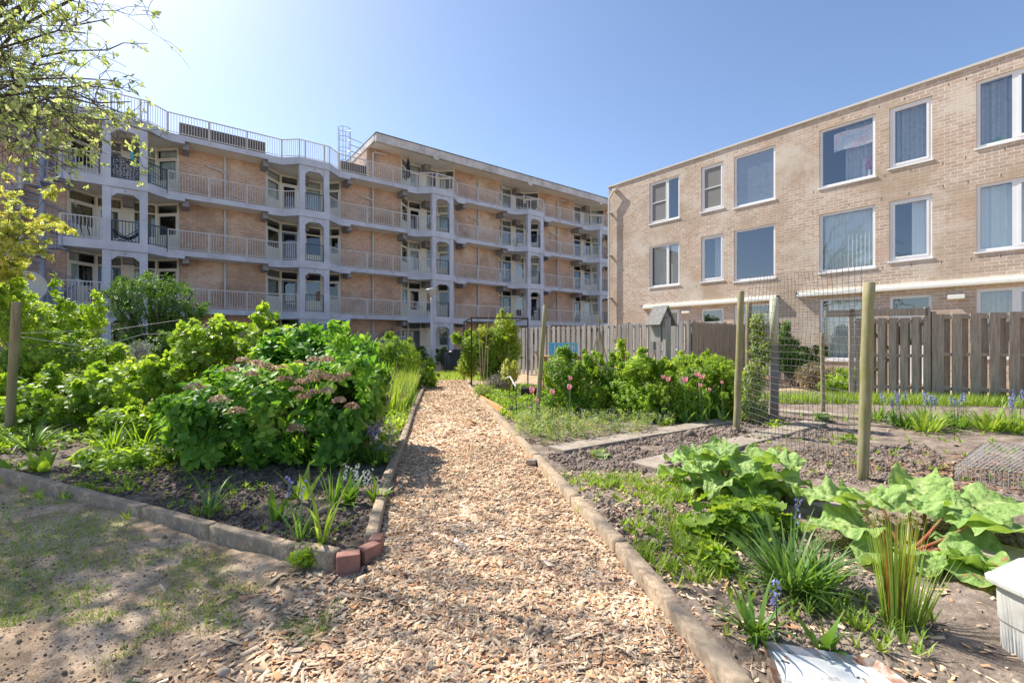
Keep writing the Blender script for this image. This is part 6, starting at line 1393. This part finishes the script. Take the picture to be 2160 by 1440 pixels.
x, y = gp(1890, 1328); t = thing('reed_clump', (x, y, 0), 'upright green and rust-coloured rush clump in front of the right rhubarb', 'plant')
blades('leaves', t, (x, y, 0.0), 130, 0.55, 0.006, 0.13, 0.10, GL, 721, 0.045, 4)
blades('brown_leaves', t, (x, y, 0.0), 34, 0.50, 0.006, 0.10, 0.08, leafmat('rust_blade', [(0.30,0.12,0.04), (0.45,0.22,0.06)], 0.3), 722, 0.04, 4)
blades('outer_leaves', t, (x+0.05, y-0.02, 0.0), 20, 0.38, 0.007, 0.6, 0.2, GL, 723, 0.04, 4, az=0.3, azspread=0.6)
RH = leafmat('rhubarb_leaf', [(0.13,0.25,0.05), (0.24,0.38,0.10), (0.38,0.50,0.17), (0.54,0.62,0.28)], 0.30, (1.6, 1.6, 0.6), rough=0.55, spec=0.3, bmp=0.9)
RHs = leafmat('rhubarb_leaf_spotted', [(0.14,0.27,0.06), (0.24,0.38,0.09), (0.32,0.45,0.14), (0.45,0.55,0.22)], 0.30, (1.7, 1.6, 0.6), rough=0.5, spots=(0.40,0.15,0.09), bmp=0.9)
STK = plain('red_stalk', (0.30,0.07,0.04), 0.4, 0.4, 8, dirt=(0.20,0.22,0.06))
YEL = leafmat('dying_leaf', [(0.35,0.24,0.10), (0.45,0.36,0.18), (0.5,0.42,0.24), (0.5,0.42,0.24)], 0.3)
def rleaf(t, base, azi, stalk, L, W, pitch, droop, seed, mat=None, roll=0.0, elev=0.9):
    rs = RS(seed); h = np.array([math.cos(azi), math.sin(azi), 0]); s = np.array([-math.sin(azi), math.cos(azi), 0]); up = np.array([0, 0, 1.0])
    b = np.array([base[0], base[1], 0.02])+h*0.05; e = b+(h*math.cos(elev)+up*math.sin(elev))*stalk
    MB().tube([tuple(b), tuple((b+e)/2-up*0.01), tuple(e)], [0.014, 0.011, 0.008], 7, False).build('stalk', STK, t, smooth=True)
    nu, nv = 34, 22; V = []; rr = []; ph = rs.rand(6)*6.28; spine = [e-h*0.0]; ang = pitch; ds = L/nu
    dirs = []
    for i in range(nu+1):
        a = pitch-droop*(i/nu)**1.3; d = h*math.cos(a)+up*math.sin(a); dirs.append(d)
        if i: spine.append(spine[-1]+d*ds)
    for i in range(nu+1):
        f = i/nu; wv = W*(math.sin(math.pi*min(1, (f*0.94+0.06)**0.62))**0.75) if f < 1 else W*0.03
        wv *= 1+0.10*math.sin(f*19+ph[0]); nn = np.cross(s, dirs[i])*-1; nn = nn if nn[2] > 0 else -nn
        for j in range(nv+1):
            u = -1+2*j/nv; au = abs(u)
            z = 0.22*W*au**1.2*0.5 - 0.05*W*math.cos(u*3)+W*(0.20*au**2.2*math.sin(f*7+ph[1]+(1.5 if u > 0 else 0))+0.14*au**3*math.sin(f*22+ph[2]*(2 if u > 0 else 1)+3*vnoise(f*3, u, 1, int(seed))))+0.035*W*math.sin(f*38-au*9)*min(1, au*3)+0.45*W*au*vnoise(f*4+seed, u*1.5+seed, 1.3, 6)+0.10*W*vnoise(f*14+seed, u*6+seed, 1.6, 7)+0.05*W*(vnoise(f*4+seed, u*3, 2.5, 4))
            back = -0.25*W*au*(1-f)**3*1.2 + 0.0
            p = spine[i]+s*(u*wv*(1-0.12*roll))+nn*z+dirs[i]*(back+0.03*W*math.sin(u*17+ph[3])*au)
            p[2] = max(p[2], 0.03+0.02*rs.rand()); V.append(p)
            vein = max(math.exp(-(u*9)**2), 0.7*math.exp(-(((f*6-au*1.6) % 1-0.5)*7)**2)); rr.append(min(1, 0.38+0.18*vnoise(f*5+seed, u*3, 2, 1)+0.5*vein))
    F = [(i*(nv+1)+j, i*(nv+1)+j+1, (i+1)*(nv+1)+j+1, (i+1)*(nv+1)+j) for i in range(nu) for j in range(nv)]
    o = npmesh('leaf', V, F, mat or RH, t, rnd=rr, smooth=True); sb = o.modifiers.new('sub', 'SUBSURF'); sb.levels = 1; sb.render_levels = 1
x, y = gp(1540, 1045); t = thing('rhubarb_plant', (x, y, 0), 'rhubarb plant with crinkled leaves in front of the left mossy post', 'plant'); rs = RS(12)
for i in range(24):
    az = i*2.4+rs.uniform(-0.2, 0.2); k = ((i*7) % 24)/24; rleaf(t, (x+rs.uniform(-0.14, 0.14), y+rs.uniform(-0.10, 0.10)), az, 0.10+0.24*k, 0.27+0.10*rs.rand(), 0.14+0.05*rs.rand(), 0.65 if k > 0.5 else 0.25, 1.1+0.5*rs.rand(), 800+i, elev=0.5+0.8*k)
rleaf(t, (x+0.35, y-0.1), 0.2, 0.12, 0.22, 0.10, 0.3, 1.0, 830, elev=0.8)
rleaf(t, (x+0.3, y-0.12), -0.6, 0.10, 0.22, 0.11, 0.2, 0.8, 831, YEL, elev=0.5)
x, y = gp(1880, 1165); t = thing('rhubarb_plant', (x, y, 0), 'largest rhubarb plant with red stalks and spreading leaves at the right foreground', 'plant')
for i, (az, st_, L, W, pi_, dr, el, mt) in enumerate([(2.95, 0.26, 0.42, 0.17, 0.35, 0.9, 0.8, None), (2.3, 0.34, 0.42, 0.20, 0.5, 0.8, 1.0, None), (1.5, 0.30, 0.40, 0.19, 0.5, 0.7, 1.1, None), (0.25, 0.38, 0.60, 0.20, 0.25, 0.75, 0.75, None), (-0.10, 0.42, 0.62, 0.17, 0.15, 0.7, 0.62, None), (0.8, 0.36, 0.48, 0.19, 0.4, 0.7, 0.9, None), (3.6, 0.2, 0.34, 0.15, 0.1, 0.5, 0.5, RHs), (-0.75, 0.22, 0.46, 0.18, -0.1, 0.35, 0.35, RHs), (-1.25, 0.2, 0.55, 0.19, -0.1, 0.25, 0.4, RHs), (-0.35, 0.2, 0.42, 0.2, 0.0, 0.4, 0.4, RH), (4.2, 0.14, 0.3, 0.13, 0.2, 0.6, 0.6, RHs), (-1.0, 0.16, 0.3, 0.15, 0.1, 0.6, 0.5, RH)]):
    rleaf(t, (x+0.08, y-0.02), az, st_*0.80, L*0.92, W, pi_*0.7, dr, 850+i, mt, elev=el*0.82)
x2, y2 = gp(1985, 1130); rleaf(t, (x2, y2), 0.0, 0.25, 0.50, 0.18, 0.35, 1.2, 881, elev=0.8); rleaf(t, (x2-0.1, y2), 0.9, 0.25, 0.4, 0.18, 0.5, 1.0, 882, elev=0.9)
# wisteria and ground-floor greenery before the flats
t = thing('wisteria', (-9.3, 22.7, 0), 'lilac wisteria in bloom along the ground-floor gallery edge', 'climber')
WB = pxb(22.7, [(625, 688, 22, 14, 0.5), (665, 690, 30, 12, 0.5), (705, 690, 20, 10, 0.4)])
foliage('foliage', t, WB, 300, 5, 0.13, TL_nar, G4, 901, inner=0.2)
rs = RS(91); m_P = []; m_n = 46
for i in range(m_n):
    b = WB[rs.randint(0, 3)]; c = np.array([b[0]+rs.uniform(-1, 1)*b[3], b[1]+rs.uniform(-0.6, 0.2), b[2]+rs.uniform(-0.2, 0.15)]); k = 40; f = rs.rand(k)
    m_P.append(c+np.stack([rs.normal(0, 0.06, k)*(1.1-f), rs.normal(0, 0.06, k)*(1.1-f), -f*0.42], 1))
P = np.concatenate(m_P); V, F = scatter(TL_q, P, nrm(rs.normal(0, 1, P.shape)), nrm(rs.normal(0, 1, P.shape)), np.full(len(P), 0.06)); npmesh('flower_clusters', V, F, LILAC, t, rnd=np.repeat(rs.rand(len(P)), 4))
stems('stem', t, (-9.9, 22.9, 0), [(-9.5, 22.7, 2.1), (-10.6, 22.6, 2.2), (-8.6, 23.0, 2.0)], 0.05, BARK2, 92)
bush('house_shrub', 'dark plants around the column foot behind the barbecue', 'shrub', (-5.4, 27.0), [(-5.6, 26.6, 0.5, 0.9, 0.6, 0.5), (-4.0, 27.0, 0.4, 0.6, 0.5, 0.5)], 300, 5, 0.14, TL_ov2, G4, 151, inner=0.4)
bush('house_shrub', 'green shrub at the foot of the street lamp', 'shrub', (-4.4, 20.8), [(-4.6, 20.8, 0.35, 0.5, 0.4, 0.4), (-3.7, 20.6, 0.25, 0.3, 0.3, 0.28)], 300, 5, 0.12, TL_ov2, G1, 153, inner=0.4)
bush('hanging_basket', 'small hanging basket of pale flowers on the balcony behind the lamp', 'plant', A(16.75, -0.3, ZT[0]+1.75)[:2], [(*A(16.75, -0.35, ZT[0]+1.55), 0.2, 0.2, 0.2)], 60, 5, 0.07, TL_ov2, G5, 155, nst=1, r0=0.002, inner=0.2) if False else None
rs = RS(57); n = 2400; P = np.stack([rs.uniform(-3.2, -0.8, n), rs.uniform(15.3, 18.9, n), np.full(n, 0.0)], 1)
tag(blades('grass_verge', None, P, n, 0.2, 0.016, 0.5, 0.8, GL, 58, 0.02, 3), 'grass strip across the end of the chip path', 'grass', kind='stuff')

# ------------------------------------------------------------------ wood chips, clods, debris
def T_chip():
    V = [(-0.5,-0.5,0),(0.5,-0.42,0),(0.46,0.5,0),(-0.44,0.44,0),(-0.42,-0.4,0.3),(0.44,-0.36,0.26),(0.38,0.44,0.3),(-0.4,0.38,0.24)]
    F = [(4,5,6,7),(0,1,5,4),(1,2,6,5),(2,3,7,6),(3,0,4,7)]
    return np.array(V, float), np.array(F)
CH = T_chip()
def chips(name, P, L, W, mat, seed, label, zb):
    rs = RS(seed); n = len(P); az = rs.rand(n)*6.283; Yd = np.stack([np.cos(az), np.sin(az), rs.normal(0, 0.25, n)], 1); Nd = nrm(np.stack([rs.normal(0, 0.45, n), rs.normal(0, 0.45, n), np.ones(n)], 1))
    X, Yn, Z = ortho(Yd, Nd); l = L*rs.lognormal(-0.08, 0.6, n); w = W*rs.lognormal(-0.05, 0.5, n); th = np.minimum(l, w)*0.32
    TV = CH[0]; V = P[:, None, :]+TV[None, :, 0:1]*X[:, None]*w[:, None, None]+TV[None, :, 1:2]*Yn[:, None]*l[:, None, None]+TV[None, :, 2:3]*Z[:, None]*th[:, None, None]
    F = CH[1][None]+(np.arange(n)*8)[:, None, None]
    return tag(npmesh(name, V.reshape(-1, 3), F.reshape(-1, 4), mat, None, (0, 0, 0), rnd=np.repeat(np.clip(rs.rand(n)*0.8+0.1+0.45*vnoise(P[:, 0], P[:, 1], 1.4, 88)+0.25*vnoise(P[:, 0], P[:, 1], 5, 89), 0, 1), 8)), label, 'wood chips', kind='stuff')
M['chip'] = leafmat('wood_chip', [(0.24,0.167,0.105), (0.42,0.335,0.245), (0.55,0.275,0.13), (0.69,0.53,0.335), (0.77,0.61,0.43), (0.73,0.465,0.27), (0.92,0.79,0.61)], 0.0, rough=0.9, spec=0.1)
rs = RS(70); n = 300000; Yc = 1.25*np.exp(rs.rand(n)**1.0*math.log(15.4/1.25)); Xc = Yc*0
lo = np.interp(Yc, [0.9, 2.3, 2.85] + [p[1] for p in LE[1:]], [-0.45, -0.78, -0.83] + [p[0] for p in LE[1:]]); hi = np.interp(Yc, [p[1] for p in RE_], [p[0] for p in RE_]); Xc = lo+(hi-lo)*rs.rand(n)
keep = rs.rand(n) < np.clip((hi-lo)/1.6*0.9+0.1, 0, 1); Xc, Yc = Xc[keep], Yc[keep]
sz = np.clip(0.012+0.0028*Yc, 0, 0.03)
near_ = Yc < 5.5
P = np.stack([Xc, Yc, z_path(Xc, Yc)+rs.rand(len(Xc))*0.012], 1)
i1 = np.where(near_)[0][:110000]; i2 = np.where(~near_)[0][:50000]
chips('wood_chips', P[i1], 0.023, 0.0095, M['chip'], 71, 'pale and reddish wood chips covering the near path', 0)
chips('wood_chips', P[i2], 0.042, 0.018, M['chip'], 72, 'pale wood chips covering the far path', 0)
n = 5200; Ys = 1.2+rs.rand(n)**1.2*1.9; Xs = -0.48-np.abs(rs.normal(0, 0.38, n)); ok = ~inpoly(Xs, Ys, left_poly) & (Ys < 2.62-0.3*0)
chips('wood_chips', np.stack([Xs[ok], Ys[ok], z_lawn(Xs[ok], Ys[ok])+0.006], 1), 0.030, 0.013, M['chip'], 73, 'wood chips strayed from the path onto the sandy lawn', 0)
n = 2600; Ys = 1.5+rs.rand(n)*3; Xs = np.interp(Ys, [p[1] for p in RE_], [p[0] for p in RE_])+0.12+np.abs(rs.normal(0, 0.75, n)); Ps = np.stack([Xs, Ys, z_soil(Xs, Ys)+0.006], 1)
chips('wood_chips', Ps, 0.026, 0.011, M['chip'], 74, 'wood chips and litter on the soil right of the path', 0)
n = 2200; c = np.array(gp(2000, 1000)); Ps2 = c+rs.normal(0, 1, (n, 2))*np.array([0.7, 0.45]); ok = Ps2[:, 1] > 1.5
M['redchip'] = leafmat('red_mulch', [(0.24,0.12,0.07), (0.40,0.24,0.15), (0.5,0.36,0.25)], 0, rough=0.9, spec=0.1)
chips('bark_mulch', np.stack([Ps2[ok, 0], Ps2[ok, 1], z_soil(Ps2[ok, 0], Ps2[ok, 1])+0.005], 1), 0.045, 0.014, M['redchip'], 75, 'reddish bark mulch on the plot around the mesh cage', 0)
def T_clod():
    t = (1+5**.5)/2; V = np.array([(-1,t,0),(1,t,0),(-1,-t,0),(1,-t,0),(0,-1,t),(0,1,t),(0,-1,-t),(0,1,-t),(t,0,-1),(t,0,1),(-t,0,-1),(-t,0,1)], float)/1.9
    F = [(0,11,5),(0,5,1),(0,1,7),(0,7,10),(0,10,11),(1,5,9),(5,11,4),(11,10,2),(10,7,6),(7,1,8),(3,9,4),(3,4,2),(3,2,6),(3,6,8),(3,8,9),(4,9,5),(2,4,11),(6,2,10),(8,6,7),(9,8,1)]
    V *= np.array([1, 0.85, 0.7]); V += RS(1).normal(0, 0.09, V.shape); return V, np.array(F)
CL = T_clod()
def clods(poly, n, s, mat, seed, label, dens=-0.1):
    rs = RS(seed); xs = [p[0] for p in poly]; ys = [p[1] for p in poly]; P = np.stack([rs.uniform(min(xs), max(xs), n*4), rs.uniform(min(ys), max(ys), n*4)], 1)
    P = P[inpoly(P[:, 0], P[:, 1], poly)]; P = P[vnoise(P[:, 0], P[:, 1], 1.6, seed) > dens][:n]; k = len(P); S = s*rs.lognormal(0, 0.5, k)
    V, F = scatter(CL, np.stack([P[:, 0], P[:, 1], z_soil(P[:, 0], P[:, 1])+S*0.15], 1), nrm(rs.normal(0, 1, (k, 3))), nrm(rs.normal(0, 1, (k, 3))), S)
    tag(npmesh('soil_clods', V, F, mat, None, (0, 0, 0), smooth=False), label, 'soil', kind='stuff')
clods([gp(1150, 965), gp(1560, 900), gp(1560, 960), gp(1400, 1000), gp(1200, 1000)], 9000, 0.010, M['soil_r'], 81, 'freshly dug soil clods beside the path', -0.3)
clods([gp(1600, 960), gp(1950, 940), gp(2000, 985), gp(1830, 1030), gp(1600, 1000)], 7000, 0.010, M['soil_r'], 82, 'soil clods behind the wire mesh panel', -0.3)
clods([gp(1560, 875), gp(1760, 890), gp(1740, 930), gp(1560, 935)], 3000, 0.011, M['soil_r'], 84, 'soil clods around the dark marker post', -0.3)
clods([gp(0, 985), gp(330, 950), gp(800, 1020), gp(775, 1140), gp(700, 1170), gp(300, 1080)], 12000, 0.008, M['soil_l'], 83, 'dark crumbly soil clods in the left bed', -0.25)
clods([gp(1250, 1030), gp(1600, 1090), gp(2250, 1100), gp(2250, 1300), gp(1600, 1440), gp(1560, 1420), gp(1300, 1160)], 9000, 0.008, M['soil_r'], 85, 'crumbly soil clods in the right foreground', -0.15)
o = MB().box(-0.05, 0.05, -0.035, 0.035, 0, 0.05, fr=lambda a, b, z: (0.20+a+b*0.3, 4.70+b-a*0.2, 0.045+z)).build('stone_chunk', M['slab'], None, (0.20, 4.70, 0.04), bevel=0.012)
tag(o, 'pale chunk of stone lying against the right path edging', 'stone')

# litter, grit and pebbles on the sandy lawn
rs = RS(93); n = 14000; Yl = 1.2*np.exp(rs.rand(n)*math.log(6.5/1.2)); Xl = Yl*rs.uniform(-1.4, 0.1, n); ok = inpoly(Xl, Yl, lawn_poly); Xl, Yl = Xl[ok], Yl[ok]; k = len(Xl); S = 0.0035*rs.lognormal(0, 0.55, k)
V, F = scatter(CL, np.stack([Xl, Yl, z_lawn(Xl, Yl)+S*0.2], 1), nrm(rs.normal(0, 1, (k, 3))), nrm(rs.normal(0, 1, (k, 3))), S)
tag(npmesh('lawn_grit', V, F, leafmat('grit', [(0.12,0.09,0.06), (0.30,0.22,0.15), (0.55,0.46,0.36)], 0, rough=0.9, spec=0.1), None, rnd=np.repeat(rs.rand(k), len(CL[0]))), 'small stones and crumbs of earth on the sandy lawn', 'grit', kind='stuff')
n = 2600; Yl = 1.2*np.exp(rs.rand(n)*math.log(5.5/1.2)); Xl = Yl*rs.uniform(-1.4, 0.1, n); ok = inpoly(Xl, Yl, lawn_poly)
chips('bark_litter', np.stack([Xl[ok], Yl[ok], z_lawn(Xl[ok], Yl[ok])+0.003], 1), 0.014, 0.005, M['redchip'], 94, 'fine brown bark litter strewn over the sandy lawn', 0)
